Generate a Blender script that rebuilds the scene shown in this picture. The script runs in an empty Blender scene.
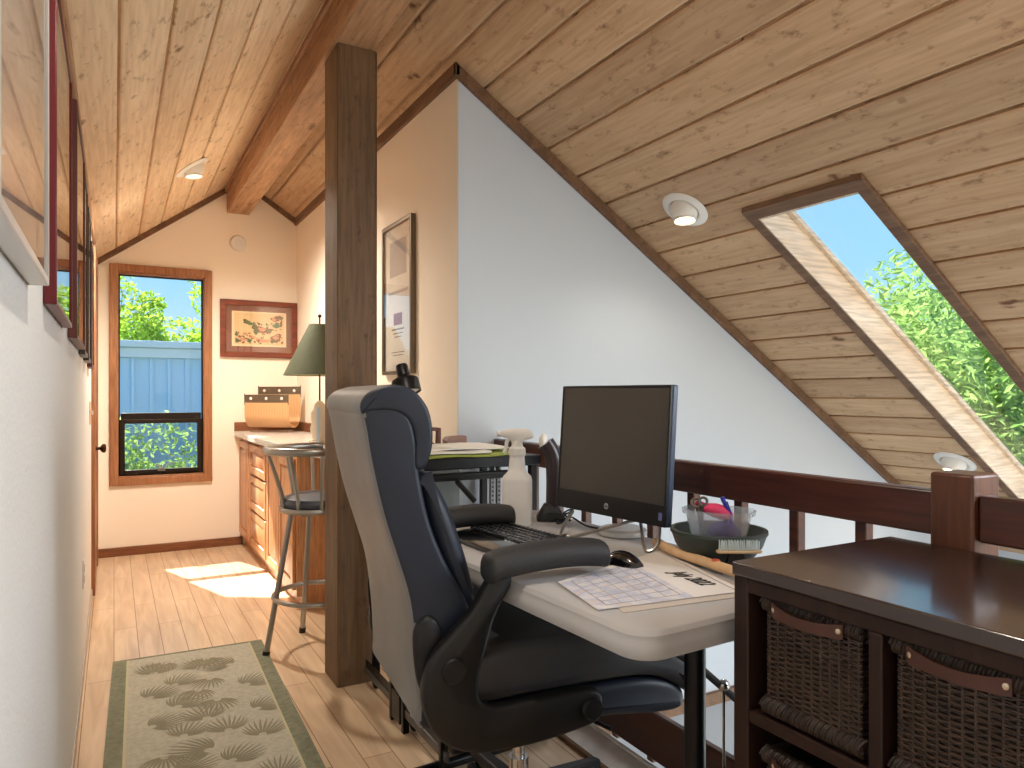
import bpy, bmesh, math, random
from mathutils import Vector, Matrix
R = math.radians
scene = bpy.context.scene
COL = scene.collection

# ------------------------------------------------------------------ camera, world, sun, added daylight lamps, exposure
cam_d = bpy.data.cameras.new('camera')
cam = bpy.data.objects.new('camera', cam_d); COL.objects.link(cam)
cam.location = (0, 0, 1.15)
cam.rotation_euler = (R(90), 0, -R(29.068))
cam_d.sensor_width = 36; cam_d.lens = 36 * 716 / 1024; cam_d.shift_y = 10 / 1024
cam_d.clip_start = 0.02
scene.camera = cam

scene.view_settings.view_transform = 'Standard'
scene.view_settings.look = 'None'
scene.view_settings.gamma = 1
scene.view_settings.use_curve_mapping = False
scene.view_settings.exposure = 0.3
scene.cycles.use_denoising = True
scene.cycles.max_bounces = 10
scene.cycles.diffuse_bounces = 6
scene.cycles.transparent_max_bounces = 12
scene.cycles.sample_clamp_indirect = 6

def lin(c):
    """sRGB 0-255 triple to linear"""
    return tuple((v / 255 / 12.92) if v / 255 <= .04045 else ((v / 255 + .055) / 1.055) ** 2.4 for v in c)

world = bpy.data.worlds.new('world'); scene.world = world; world.use_nodes = True
nt = world.node_tree; nt.nodes.clear()
wo = nt.nodes.new('ShaderNodeOutputWorld'); bg = nt.nodes.new('ShaderNodeBackground')
tc = nt.nodes.new('ShaderNodeTexCoord'); sx = nt.nodes.new('ShaderNodeSeparateXYZ'); rp = nt.nodes.new('ShaderNodeValToRGB')
nt.links.new(tc.outputs['Generated'], sx.inputs[0]); nt.links.new(sx.outputs['Z'], rp.inputs[0])
rp.color_ramp.elements[0].position = 0.0; rp.color_ramp.elements[0].color = (*lin((205, 232, 250)), 1)
rp.color_ramp.elements[1].position = 0.85; rp.color_ramp.elements[1].color = (*lin((96, 156, 230)), 1)
e = rp.color_ramp.elements.new(.16); e.color = (*lin((150, 210, 246)), 1)
e = rp.color_ramp.elements.new(.4); e.color = (*lin((146, 194, 240)), 1)
nt.links.new(rp.outputs[0], bg.inputs['Color']); bg.inputs['Strength'].default_value = 1.0
nt.links.new(bg.outputs[0], wo.inputs['Surface'])

sun_d = bpy.data.lights.new('sun', 'SUN'); sun_d.energy = 20.0; sun_d.angle = R(.6); sun_d.color = (1, .93, .82)
sun = bpy.data.objects.new('sun', sun_d); COL.objects.link(sun)
sun.rotation_euler = Vector((.35, -1.05, -1.0)).to_track_quat('-Z', 'Y').to_euler()

def area(name, loc, direction, sx_, sy_, power, color):
    d = bpy.data.lights.new(name, 'AREA'); d.shape = 'RECTANGLE'; d.size = sx_; d.size_y = sy_
    d.energy = power; d.color = color
    o = bpy.data.objects.new(name, d); COL.objects.link(o); o.location = loc
    o.rotation_euler = Vector(direction).to_track_quat('-Z', 'Z').to_euler()
    return o
# added area lamps standing in for daylight at an invented skylight and lower windows
area('added_lamp_near_skylight', (2.72, -.25, 1.56), (-.54, 0, -.84), 1.5, 1.2, 58, (.88, .94, 1.0))
area('added_lamp_lower_rear_window', (3.2, -1.62, -.75), (0, 1, .1), 2.6, 1.7, 42, (.90, .95, 1.0))
area('added_lamp_lower_side_window', (4.93, .7, -1.0), (-1, 0, .15), 1.9, 1.4, 26, (.90, .95, 1.0))

# ------------------------------------------------------------------ materials
MATS = {}
def newmat(name):
    m = bpy.data.materials.new(name); m.use_nodes = True
    n = m.node_tree; n.nodes.clear()
    out = n.nodes.new('ShaderNodeOutputMaterial'); b = n.nodes.new('ShaderNodeBsdfPrincipled')
    n.links.new(b.outputs[0], out.inputs['Surface']); MATS[name] = m
    return m, n, b, out

def simple(name, col, rough=.5, metal=0, bump=None, spec=.5, var=0, coat=0, emit=None, vscale=8):
    m, n, b, out = newmat(name)
    c = lin(col)
    b.inputs['Base Color'].default_value = (*c, 1); b.inputs['Roughness'].default_value = rough
    b.inputs['Metallic'].default_value = metal; b.inputs['Specular IOR Level'].default_value = spec
    b.inputs['Coat Weight'].default_value = coat
    if emit:
        b.inputs['Emission Color'].default_value = (*lin(emit[0]), 1); b.inputs['Emission Strength'].default_value = emit[1]
    t = n.nodes.new('ShaderNodeTexCoord')
    if var:
        ns = n.nodes.new('ShaderNodeTexNoise'); ns.inputs['Scale'].default_value = vscale; ns.inputs['Detail'].default_value = 5
        n.links.new(t.outputs['Object'], ns.inputs['Vector'])
        r = n.nodes.new('ShaderNodeValToRGB')
        r.color_ramp.elements[0].position = .3; r.color_ramp.elements[1].position = .7
        r.color_ramp.elements[0].color = (*[max(0, x * (1 - var)) for x in c], 1)
        r.color_ramp.elements[1].color = (*[min(1, x * (1 + var)) for x in c], 1)
        n.links.new(ns.outputs['Fac'], r.inputs[0]); n.links.new(r.outputs[0], b.inputs['Base Color'])
    if bump:
        ns = n.nodes.new('ShaderNodeTexNoise'); ns.inputs['Scale'].default_value = bump[0]; ns.inputs['Detail'].default_value = 3
        n.links.new(t.outputs['Object'], ns.inputs['Vector'])
        bp = n.nodes.new('ShaderNodeBump'); bp.inputs['Strength'].default_value = bump[1]; bp.inputs['Distance'].default_value = bump[2]
        n.links.new(ns.outputs['Fac'], bp.inputs['Height']); n.links.new(bp.outputs[0], b.inputs['Normal'])
    return m

def wood(name, c1, c2, axis=1, scale=9, rough=.5, board=None, knots=None, bump=.15, coat=0, streak=.3, spec=.5):
    """grain runs along axis; board = (axis index, width, phase, variation) gives each plank its own tone"""
    m, n, b, out = newmat(name)
    L = n.links.new
    t = n.nodes.new('ShaderNodeTexCoord'); vec = t.outputs['Object']
    if board:
        s = n.nodes.new('ShaderNodeSeparateXYZ'); L(vec, s.inputs[0])
        a = n.nodes.new('ShaderNodeMath'); a.operation = 'SUBTRACT'; L(s.outputs[board[0]], a.inputs[0]); a.inputs[1].default_value = board[2]
        d = n.nodes.new('ShaderNodeMath'); d.operation = 'DIVIDE'; L(a.outputs[0], d.inputs[0]); d.inputs[1].default_value = board[1]
        f = n.nodes.new('ShaderNodeMath'); f.operation = 'FLOOR'; L(d.outputs[0], f.inputs[0])
        w = n.nodes.new('ShaderNodeTexWhiteNoise'); w.noise_dimensions = '1D'; L(f.outputs[0], w.inputs['W'])
        sc = n.nodes.new('ShaderNodeVectorMath'); sc.operation = 'SCALE'; L(w.outputs['Color'], sc.inputs[0]); sc.inputs['Scale'].default_value = 30
        ad = n.nodes.new('ShaderNodeVectorMath'); ad.operation = 'ADD'; L(vec, ad.inputs[0]); L(sc.outputs[0], ad.inputs[1]); vec = ad.outputs[0]
    mp = n.nodes.new('ShaderNodeMapping'); L(vec, mp.inputs['Vector'])
    q = [1, 1, 1]; q[axis] = .07; mp.inputs['Scale'].default_value = q
    n1 = n.nodes.new('ShaderNodeTexNoise'); n1.inputs['Scale'].default_value = scale; n1.inputs['Detail'].default_value = 6
    n1.inputs['Distortion'].default_value = 1.2; L(mp.outputs[0], n1.inputs['Vector'])
    n2 = n.nodes.new('ShaderNodeTexNoise'); n2.inputs['Scale'].default_value = scale * 9; n2.inputs['Detail'].default_value = 4
    L(mp.outputs[0], n2.inputs['Vector'])
    r1 = n.nodes.new('ShaderNodeValToRGB'); r1.color_ramp.elements[0].position = .32; r1.color_ramp.elements[1].position = .68
    r1.color_ramp.elements[0].color = (*lin(c1), 1); r1.color_ramp.elements[1].color = (*lin(c2), 1); L(n1.outputs['Fac'], r1.inputs[0])
    r2 = n.nodes.new('ShaderNodeValToRGB'); r2.color_ramp.elements[0].position = .35; r2.color_ramp.elements[1].position = .6
    k = 1 - streak; r2.color_ramp.elements[0].color = (k, k * .97, k * .93, 1); r2.color_ramp.elements[1].color = (1, 1, 1, 1); L(n2.outputs['Fac'], r2.inputs[0])
    mx = n.nodes.new('ShaderNodeMixRGB'); mx.blend_type = 'MULTIPLY'; mx.inputs[0].default_value = 1
    L(r1.outputs[0], mx.inputs[1]); L(r2.outputs[0], mx.inputs[2]); col = mx.outputs[0]
    if board:
        hs = n.nodes.new('ShaderNodeMapRange'); L(w.outputs['Value'], hs.inputs['Value'])
        hs.inputs['To Min'].default_value = 1 - board[3]; hs.inputs['To Max'].default_value = 1 + board[3] * .6
        m2 = n.nodes.new('ShaderNodeVectorMath'); m2.operation = 'SCALE'; L(col, m2.inputs[0]); L(hs.outputs[0], m2.inputs['Scale']); col = m2.outputs[0]
    if knots:
        mk = n.nodes.new('ShaderNodeMapping'); L(vec, mk.inputs['Vector']); q = [1, 1, 1]; q[axis] = .45; mk.inputs['Scale'].default_value = q
        wv = n.nodes.new('ShaderNodeTexNoise'); wv.inputs['Scale'].default_value = 14; L(vec, wv.inputs['Vector'])
        mw = n.nodes.new('ShaderNodeMixRGB'); mw.inputs[0].default_value = .06; L(mk.outputs[0], mw.inputs[1]); L(wv.outputs['Color'], mw.inputs[2])
        vo = n.nodes.new('ShaderNodeTexVoronoi'); vo.inputs['Scale'].default_value = knots[0]; L(mw.outputs[0], vo.inputs['Vector'])
        kr = n.nodes.new('ShaderNodeValToRGB'); kr.color_ramp.elements[0].position = knots[1]; kr.color_ramp.elements[1].position = knots[1] * 2.2
        kr.color_ramp.elements[0].color = (.32, .22, .14, 1); kr.color_ramp.elements[1].color = (1, 1, 1, 1)
        L(vo.outputs['Distance'], kr.inputs[0])
        # rough-sawn dark flecks
        mf = n.nodes.new('ShaderNodeMapping'); L(vec, mf.inputs['Vector']); q = [2.2, 2.2, 2.2]; q[axis] = 1.0; mf.inputs['Scale'].default_value = q; mf.inputs['Rotation'].default_value = (0, 0, .5)
        nf = n.nodes.new('ShaderNodeTexNoise'); nf.inputs['Scale'].default_value = 11; nf.inputs['Detail'].default_value = 8; nf.inputs['Roughness'].default_value = .72; L(mf.outputs[0], nf.inputs['Vector'])
        fr = n.nodes.new('ShaderNodeValToRGB'); fr.color_ramp.elements[0].position = .30; fr.color_ramp.elements[1].position = .44
        fr.color_ramp.elements[0].color = (.45, .36, .28, 1); fr.color_ramp.elements[1].color = (1, 1, 1, 1); L(nf.outputs['Fac'], fr.inputs[0])
        for src in (kr, fr):
            m3 = n.nodes.new('ShaderNodeMixRGB'); m3.blend_type = 'MULTIPLY'; m3.inputs[0].default_value = 1
            L(col, m3.inputs[1]); L(src.outputs[0], m3.inputs[2]); col = m3.outputs[0]
    L(col, b.inputs['Base Color']); b.inputs['Roughness'].default_value = rough; b.inputs['Coat Weight'].default_value = coat
    b.inputs['Coat Roughness'].default_value = .12; b.inputs['Coat IOR'].default_value = 1.65 if coat > .6 else 1.5; b.inputs['Specular IOR Level'].default_value = spec
    bp = n.nodes.new('ShaderNodeBump'); bp.inputs['Strength'].default_value = bump; bp.inputs['Distance'].default_value = .002
    L(n2.outputs['Fac'], bp.inputs['Height']); L(bp.outputs[0], b.inputs['Normal'])
    return m

def floor_material():
    m, n, b, out = newmat('floor_oak'); L = n.links.new
    t = n.nodes.new('ShaderNodeTexCoord'); s = n.nodes.new('ShaderNodeSeparateXYZ'); L(t.outputs['Object'], s.inputs[0])
    c = n.nodes.new('ShaderNodeCombineXYZ'); L(s.outputs['Y'], c.inputs['X']); L(s.outputs['X'], c.inputs['Y'])
    br = n.nodes.new('ShaderNodeTexBrick'); L(c.outputs[0], br.inputs['Vector'])
    br.inputs['Scale'].default_value = 1; br.inputs['Brick Width'].default_value = 1.1; br.inputs['Row Height'].default_value = .098
    br.inputs['Mortar Size'].default_value = .0016; br.inputs['Mortar Smooth'].default_value = .2; br.offset = .37
    br.inputs['Color1'].default_value = (*lin((226, 201, 170)), 1); br.inputs['Color2'].default_value = (*lin((212, 184, 152)), 1)
    br.inputs['Mortar'].default_value = (*lin((132, 96, 66)), 1); br.inputs['Bias'].default_value = -.1
    mp = n.nodes.new('ShaderNodeMapping'); mp.inputs['Scale'].default_value = (1, .1, 1); L(t.outputs['Object'], mp.inputs['Vector'])
    ns = n.nodes.new('ShaderNodeTexNoise'); ns.inputs['Scale'].default_value = 22; ns.inputs['Detail'].default_value = 6; ns.inputs['Distortion'].default_value = .8
    L(mp.outputs[0], ns.inputs['Vector'])
    r = n.nodes.new('ShaderNodeValToRGB'); r.color_ramp.elements[0].position = .3; r.color_ramp.elements[1].position = .65
    r.color_ramp.elements[0].color = (.78, .72, .66, 1); r.color_ramp.elements[1].color = (1.04, 1.03, 1.02, 1); L(ns.outputs['Fac'], r.inputs[0])
    mx = n.nodes.new('ShaderNodeMixRGB'); mx.blend_type = 'MULTIPLY'; mx.inputs[0].default_value = 1
    L(br.outputs['Color'], mx.inputs[1]); L(r.outputs[0], mx.inputs[2]); L(mx.outputs[0], b.inputs['Base Color'])
    b.inputs['Roughness'].default_value = .3; b.inputs['Coat Weight'].default_value = .3; b.inputs['Coat Roughness'].default_value = .16
    return m

def glass_material(name, tint=(1, 1, 1), ior=1.45, refl=1.0):
    m = bpy.data.materials.new(name); m.use_nodes = True; n = m.node_tree; n.nodes.clear(); L = n.links.new
    out = n.nodes.new('ShaderNodeOutputMaterial'); mix = n.nodes.new('ShaderNodeMixShader')
    tr = n.nodes.new('ShaderNodeBsdfTransparent'); gl = n.nodes.new('ShaderNodeBsdfGlossy'); fr = n.nodes.new('ShaderNodeMath')
    geo = n.nodes.new('ShaderNodeNewGeometry'); dt = n.nodes.new('ShaderNodeVectorMath'); dt.operation = 'DOT_PRODUCT'
    L(geo.outputs['Normal'], dt.inputs[0]); L(geo.outputs['Incoming'], dt.inputs[1])
    ab = n.nodes.new('ShaderNodeMath'); ab.operation = 'ABSOLUTE'; L(dt.outputs['Value'], ab.inputs[0])
    su = n.nodes.new('ShaderNodeMath'); su.operation = 'SUBTRACT'; su.inputs[0].default_value = 1; L(ab.outputs[0], su.inputs[1]); su.use_clamp = True
    pw = n.nodes.new('ShaderNodeMath'); pw.operation = 'POWER'; L(su.outputs[0], pw.inputs[0]); pw.inputs[1].default_value = 5
    f0 = ((ior - 1) / (ior + 1)) ** 2; fr.operation = 'MULTIPLY_ADD'; L(pw.outputs[0], fr.inputs[0]); fr.inputs[1].default_value = 1 - f0; fr.inputs[2].default_value = f0
    tr.inputs['Color'].default_value = (*tint, 1); gl.inputs['Roughness'].default_value = .02
    mu = n.nodes.new('ShaderNodeMath'); mu.operation = 'MULTIPLY'; L(fr.outputs[0], mu.inputs[0]); mu.inputs[1].default_value = refl
    L(mu.outputs[0], mix.inputs[0]); L(tr.outputs[0], mix.inputs[1]); L(gl.outputs[0], mix.inputs[2]); L(mix.outputs[0], out.inputs['Surface'])
    MATS[name] = m
    return m

def leaf_material(name, col, col2):
    m = bpy.data.materials.new(name); m.use_nodes = True; n = m.node_tree; n.nodes.clear(); L = n.links.new
    out = n.nodes.new('ShaderNodeOutputMaterial'); mix = n.nodes.new('ShaderNodeMixShader'); mix.inputs[0].default_value = .45
    d = n.nodes.new('ShaderNodeBsdfDiffuse'); t = n.nodes.new('ShaderNodeBsdfTranslucent')
    g = n.nodes.new('ShaderNodeNewGeometry'); r = n.nodes.new('ShaderNodeValToRGB')
    r.color_ramp.elements[0].color = (*lin(col), 1); r.color_ramp.elements[1].color = (*lin(col2), 1)
    L(g.outputs['Random Per Island'], r.inputs[0]); L(r.outputs[0], d.inputs['Color']); L(r.outputs[0], t.inputs['Color'])
    L(d.outputs[0], mix.inputs[1]); L(t.outputs[0], mix.inputs[2]); L(mix.outputs[0], out.inputs['Surface']); MATS[name] = m
    return m

def stripes(name, c1, c2, axis, period, width, rough=.5):
    """fine dark lines across a surface (slats, ribs)"""
    m, n, b, out = newmat(name); L = n.links.new
    t = n.nodes.new('ShaderNodeTexCoord'); s = n.nodes.new('ShaderNodeSeparateXYZ'); L(t.outputs['Object'], s.inputs[0])
    a = n.nodes.new('ShaderNodeMath'); a.operation = 'DIVIDE'; L(s.outputs[axis], a.inputs[0]); a.inputs[1].default_value = period
    f = n.nodes.new('ShaderNodeMath'); f.operation = 'FRACT'; L(a.outputs[0], f.inputs[0])
    g = n.nodes.new('ShaderNodeMath'); g.operation = 'LESS_THAN'; L(f.outputs[0], g.inputs[0]); g.inputs[1].default_value = width
    mx = n.nodes.new('ShaderNodeMixRGB'); L(g.outputs[0], mx.inputs[0]); mx.inputs[1].default_value = (*lin(c1), 1); mx.inputs[2].default_value = (*lin(c2), 1)
    L(mx.outputs[0], b.inputs['Base Color']); b.inputs['Roughness'].default_value = rough
    return m

def print_material(name, bgc, cols, scale=9, thresh=.56):
    """a loose drawing on paper: blotches of ink over a ground"""
    m, n, b, out = newmat(name); L = n.links.new
    t = n.nodes.new('ShaderNodeTexCoord'); ns = n.nodes.new('ShaderNodeTexNoise'); ns.inputs['Scale'].default_value = scale
    ns.inputs['Detail'].default_value = 7; ns.inputs['Roughness'].default_value = .65; ns.inputs['Distortion'].default_value = 1.5; L(t.outputs['Object'], ns.inputs['Vector'])
    r = n.nodes.new('ShaderNodeValToRGB'); r.color_ramp.elements[0].position = thresh - .06; r.color_ramp.elements[0].color = (*lin(bgc), 1)
    r.color_ramp.elements[1].position = thresh; r.color_ramp.elements[1].color = (*lin(cols[0]), 1)
    for i, c in enumerate(cols[1:]):
        e = r.color_ramp.elements.new(thresh + .05 * (i + 1)); e.color = (*lin(c), 1)
    L(ns.outputs['Fac'], r.inputs[0]); L(r.outputs[0], b.inputs['Base Color']); b.inputs['Roughness'].default_value = .8
    return m

M = MATS
simple('wall_white', (226, 227, 226), .75, bump=(120, .35, .004), spec=.3)
simple('wall_cream', (247, 237, 221), .8, bump=(140, .12, .003), spec=.3)
simple('wall_grey', (196, 204, 212), .85, bump=(140, .1, .003), spec=.25)
simple('lower_grey', (150, 152, 155), .8)
wood('ceiling_pine_left', (226, 194, 158), (242, 216, 182), 1, 8, .7, (0, .143, .015, .08), (5.2, .05), .5, streak=.14)  # same pine made paler: brightness of the lit slope is in the colour
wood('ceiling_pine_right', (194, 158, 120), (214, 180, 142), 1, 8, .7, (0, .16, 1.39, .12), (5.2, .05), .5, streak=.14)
wood('beam_wood', (166, 124, 90), (194, 152, 114), 1, 9, .65, None, (3, .04), .4)
wood('post_wood', (92, 68, 44), (124, 96, 66), 2, 8, .6, None, (2.2, .03), .4)
wood('trim_dark', (108, 78, 54), (138, 104, 76), 1, 12, .6)
wood('casing_wood', (156, 102, 66), (184, 130, 90), 2, 12, .45)
wood('base_wood', (120, 72, 44), (150, 96, 60), 0, 12, .45)
wood('rail_wood', (66, 31, 20), (88, 45, 30), 1, 10, .38, coat=.15)
wood('newel_wood', (80, 44, 28), (106, 62, 40), 2, 14, .42)
wood('cabinet_oak', (190, 130, 86), (216, 162, 114), 2, 12, .4, coat=.2)
wood('espresso', (34, 21, 17), (50, 32, 26), 1, 11, .24, coat=.7)
wood('espresso_side', (36, 20, 15), (50, 30, 23), 2, 11, .5, spec=.3)
wood('walnut_frame', (112, 52, 34), (146, 74, 48), 0, 16, .4)
floor_material()
glass_material('window_glass'); glass_material('picture_glass', ior=1.6, refl=1.0); glass_material('screened_glass', (.8, .83, .83))
glass_material('tub_plastic', (.95, .96, .97), 1.4, 1.0)
_n = MATS['tub_plastic'].node_tree; _mx = _n.nodes.new('ShaderNodeMixShader'); _mx.inputs[0].default_value = .22
_df = _n.nodes.new('ShaderNodeBsdfTranslucent'); _df.inputs['Color'].default_value = (.85, .87, .88, 1)
_o = [q for q in _n.nodes if q.type == 'OUTPUT_MATERIAL'][0]; _src = _o.inputs['Surface'].links[0].from_socket
_n.links.new(_src, _mx.inputs[1]); _n.links.new(_df.outputs[0], _mx.inputs[2]); _n.links.new(_mx.outputs[0], _o.inputs['Surface'])
simple('chrome', (205, 203, 200), .18, 1); simple('brushed', (165, 162, 158), .3, 1)
simple('black_plastic', (22, 22, 24), .4, bump=(300, .1, .001)); simple('black_metal', (20, 21, 24), .35, .4)
simple('rubber', (18, 18, 18), .7)
simple('bronze_frame', (44, 34, 28), .4, .5)
simple('white_plastic', (232, 230, 226), .4); simple('lamp_white', (238, 234, 226), .45)

# ------------------------------------------------------------------ mesh builder
class MB:
    def __init__(s): s.v = []; s.f = []; s.m = []
    def add(s, vs, fs, m=0):
        o = len(s.v); s.v += [Vector(p) for p in vs]
        for f in fs: s.f.append([o + i for i in f]); s.m.append(m)
        return s
    def box(s, x0, x1, y0, y1, z0, z1, m=0):
        return s.add([(x0, y0, z0), (x1, y0, z0), (x1, y1, z0), (x0, y1, z0), (x0, y0, z1), (x1, y0, z1), (x1, y1, z1), (x0, y1, z1)],
                     [(0, 3, 2, 1), (4, 5, 6, 7), (0, 1, 5, 4), (1, 2, 6, 5), (2, 3, 7, 6), (3, 0, 4, 7)], m)
    def prism(s, poly, axis, a, b, m=0):
        """poly in the two other axes (in xyz order), extruded along axis from a to b"""
        def P(q, h):
            l = list(q); l.insert(axis, h); return tuple(l)
        n = len(poly); vs = [P(q, a) for q in poly] + [P(q, b) for q in poly]
        fs = [tuple(range(n))[::-1], tuple(range(n, 2 * n))] + [(i, (i + 1) % n, n + (i + 1) % n, n + i) for i in range(n)]
        return s.add(vs, fs, m)
    def tube(s, path, r, n=8, m=0, closed=False, cap=True, flat=1.0):
        pts = [Vector(p) for p in path]; N = len(pts)
        rr = r if isinstance(r, (list, tuple)) else [r] * N
        rings = []; up = None
        for i, p in enumerate(pts):
            if closed: t = pts[(i + 1) % N] - pts[i - 1]
            else: t = pts[min(i + 1, N - 1)] - pts[max(i - 1, 0)]
            t.normalize()
            if up is None: up = Vector((0, 0, 1)) if abs(t.z) < .9 else Vector((1, 0, 0))
            a = t.cross(up); a.normalize(); bb = a.cross(t); bb.normalize(); up = bb
            rings.append([p + (a * math.cos(2 * math.pi * k / n) + bb * math.sin(2 * math.pi * k / n) * flat) * rr[i] for k in range(n)])
        vs = [q for ring in rings for q in ring]; fs = []
        for i in range(N if closed else N - 1):
            j = (i + 1) % N
            for k in range(n): fs.append((i * n + k, i * n + (k + 1) % n, j * n + (k + 1) % n, j * n + k))
        if cap and not closed: fs += [tuple(range(n))[::-1], tuple(range((N - 1) * n, N * n))]
        return s.add(vs, fs, m)
    def lathe(s, prof, c=(0, 0, 0), n=32, m=0, mat=None, closed=False):
        """prof = (r, z) list, turned about z through c; mat optionally turns it"""
        vs = []; N = len(prof)
        for r, z in prof:
            for k in range(n):
                a = 2 * math.pi * k / n; p = Vector((r * math.cos(a), r * math.sin(a), z))
                vs.append((mat @ p if mat else p) + Vector(c))
        fs = [(i * n + k, i * n + (k + 1) % n, (i + 1) * n + (k + 1) % n, (i + 1) * n + k) for i in range(N - 1) for k in range(n)]
        if closed: fs += [((N - 1) * n + k, (N - 1) * n + (k + 1) % n, (k + 1) % n, k) for k in range(n)]
        else:
            if prof[0][0] > 1e-5: fs.append(tuple(range(n))[::-1])
            if prof[-1][0] > 1e-5: fs.append(tuple(range((N - 1) * n, N * n)))
        return s.add(vs, fs, m)
    def loft(s, rings, m=0, cap=True):
        n = len(rings[0]); vs = [q for r in rings for q in r]; fs = []
        for i in range(len(rings) - 1):
            for k in range(n): fs.append((i * n + k, i * n + (k + 1) % n, (i + 1) * n + (k + 1) % n, (i + 1) * n + k))
        if cap: fs += [tuple(range(n))[::-1], tuple(range((len(rings) - 1) * n, len(rings) * n))]
        return s.add(vs, fs, m)
    def sphere(s, c, r, n=12, m=0, sc=(1, 1, 1)):
        prof = [(max(1e-6, math.sin(math.pi * i / n)), -math.cos(math.pi * i / n)) for i in range(n + 1)]
        return s.lathe(prof, c, n * 2, m, Matrix.Diagonal((r * sc[0], r * sc[1], r * sc[2])))
    def xf(s, mat):
        s.v = [mat @ p for p in s.v]; return s
    def build(s, name, mats, parent=None, bevel=0, smooth=35, seg=2, sub=0, origin=None, local=False):
        """link as ONE mesh object; vertices are given in world space unless local (then in the parent's space)"""
        me = bpy.data.meshes.new(name); o = bpy.data.objects.new(name, me); COL.objects.link(o)
        vs = s.v
        if parent is not None:
            o.parent = parent
            if not local:
                inv = wm(parent).inverted(); vs = [inv @ p for p in vs]
        else:
            if origin is None:
                xs = [p.x for p in vs]; ys = [p.y for p in vs]; zs = [p.z for p in vs]
                origin = ((min(xs) + max(xs)) / 2, (min(ys) + max(ys)) / 2, min(zs))
            o.location = origin; org = Vector(origin); vs = [p - org for p in vs]
        me.from_pydata([tuple(p) for p in vs], [], s.f)
        bm = bmesh.new(); bm.from_mesh(me)
        bmesh.ops.remove_doubles(bm, verts=bm.verts, dist=1e-6)
        bmesh.ops.recalc_face_normals(bm, faces=bm.faces); bm.to_mesh(me); bm.free()
        if not isinstance(mats, (list, tuple)): mats = [mats]
        for mm in mats: me.materials.append(M[mm])
        if len(me.polygons) == len(s.m):
            me.polygons.foreach_set('material_index', s.m)
        if smooth:
            me.shade_smooth(); me.set_sharp_from_angle(angle=R(smooth))
        if bevel:
            b = o.modifiers.new('bevel', 'BEVEL'); b.width = bevel; b.segments = seg; b.limit_method = 'ANGLE'; b.angle_limit = R(40)
        if sub:
            q = o.modifiers.new('sub', 'SUBSURF'); q.levels = sub; q.render_levels = sub
        return o

def wm(o):
    m = Matrix.Identity(4)
    while o is not None:
        m = o.matrix_basis @ m; o = o.parent
    return m
def tag(o, label=None, cat=None, group=None, kind=None):
    if label: o['label'] = label
    if cat: o['category'] = cat
    if group: o['group'] = group
    if kind: o['kind'] = kind
    return o
def thing(name, label, cat, loc, rz=0, group=None):
    o = bpy.data.objects.new(name, None); COL.objects.link(o); o.location = loc; o.rotation_euler = (0, 0, rz)
    o.empty_display_size = .05
    return tag(o, label, cat, group)
def struct(o, label=None):
    o['kind'] = 'structure'
    if label: o['label'] = label
    return o
def dup(o, parent, **kw):
    c = o.copy(); COL.objects.link(c); c.parent = parent
    return c
def smooth_path(pts, k=6, closed=False):
    pts = [Vector(p) for p in pts]; n = len(pts); out = []
    for i in range(n if closed else n - 1):
        g = lambda j: pts[j % n] if closed else pts[max(0, min(n - 1, j))]
        p0, p1, p2, p3 = g(i - 1), g(i), g(i + 1), g(i + 2)
        for q in range(k):
            t = q / k
            out.append(.5 * ((2 * p1) + (p2 - p0) * t + (2 * p0 - 5 * p1 + 4 * p2 - p3) * t * t + (3 * p1 - p0 - 3 * p2 + p3) * t ** 3))
    if not closed: out.append(pts[-1])
    return out
def cyl_between(mb, a, b, r, n=10, m=0): return mb.tube([a, b], r, n, m)

def zl(x): return 2.09 + .73 * (x + .113)
def zr(x): return 2.53 - .64 * (x - 1.27)
RX = (2.53 + .64 * 1.27 - 2.09 - .73 * .113) / 1.37
YB, YF, YG = -1.7, 5.8, 2.76
XL, XC = -.113, 1.27

# ------------------------------------------------------------------ the setting
b = MB()
b.box(XL - .02, 1.46, YB, YG, -.25, 0); b.box(XL - .02, XC, YG, YF, -.25, 0)
struct(b.build('floor', 'floor_oak', origin=(0, 0, 0)), 'light oak plank floor of the loft corridor')
# left wall, with a hole in neither: the door is a leaf set against it
b = MB(); b.prism([(XL, 0), (XL, zl(XL) + .05), (XL - .12, zl(XL - .12) + .05), (XL - .12, 0)], 1, YB, YF + .12)
struct(b.build('wall_left', 'wall_white', origin=(0, 0, 0)))
# far gable wall around the window
b = MB(); W0, W1, WZ0, WZ1 = .015, .598, .55, 2.02
b.prism([(XL - .12, 0), (W0, 0), (W0, zl(W0) + .05), (XL - .12, zl(XL - .12) + .05)], 1, YF, YF + .12)
b.prism([(W0, 0), (W1, 0), (W1, WZ0), (W0, WZ0)], 1, YF, YF + .12)
b.prism([(W0, WZ1), (W1, WZ1), (W1, zl(W1) + .05), (W0, zl(W0) + .05)], 1, YF, YF + .12)
b.prism([(W1, 0), (XC + .1, 0), (XC + .1, zr(XC + .1) + .05), (RX, zl(RX) + .05), (W1, zl(W1) + .05)], 1, YF, YF + .12)
struct(b.build('wall_far', 'wall_cream', origin=(0, 0, 0)))
b = MB(); b.prism([(XC, 0), (XC + .1, 0), (XC + .1, zr(XC + .1) + .05), (XC, zr(XC) + .05)], 1, YG, YF)
struct(b.build('wall_right', 'wall_cream', origin=(0, 0, 0)))
b = MB(); b.prism([(XC + .002, -2.6), (5.1, -2.6), (5.1, zr(5.1) + .05), (XC + .002, zr(XC) + .05)], 1, YG - .004, YG + .1)
struct(b.build('wall_stairwell', 'wall_grey', origin=(0, 0, 0)))
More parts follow.
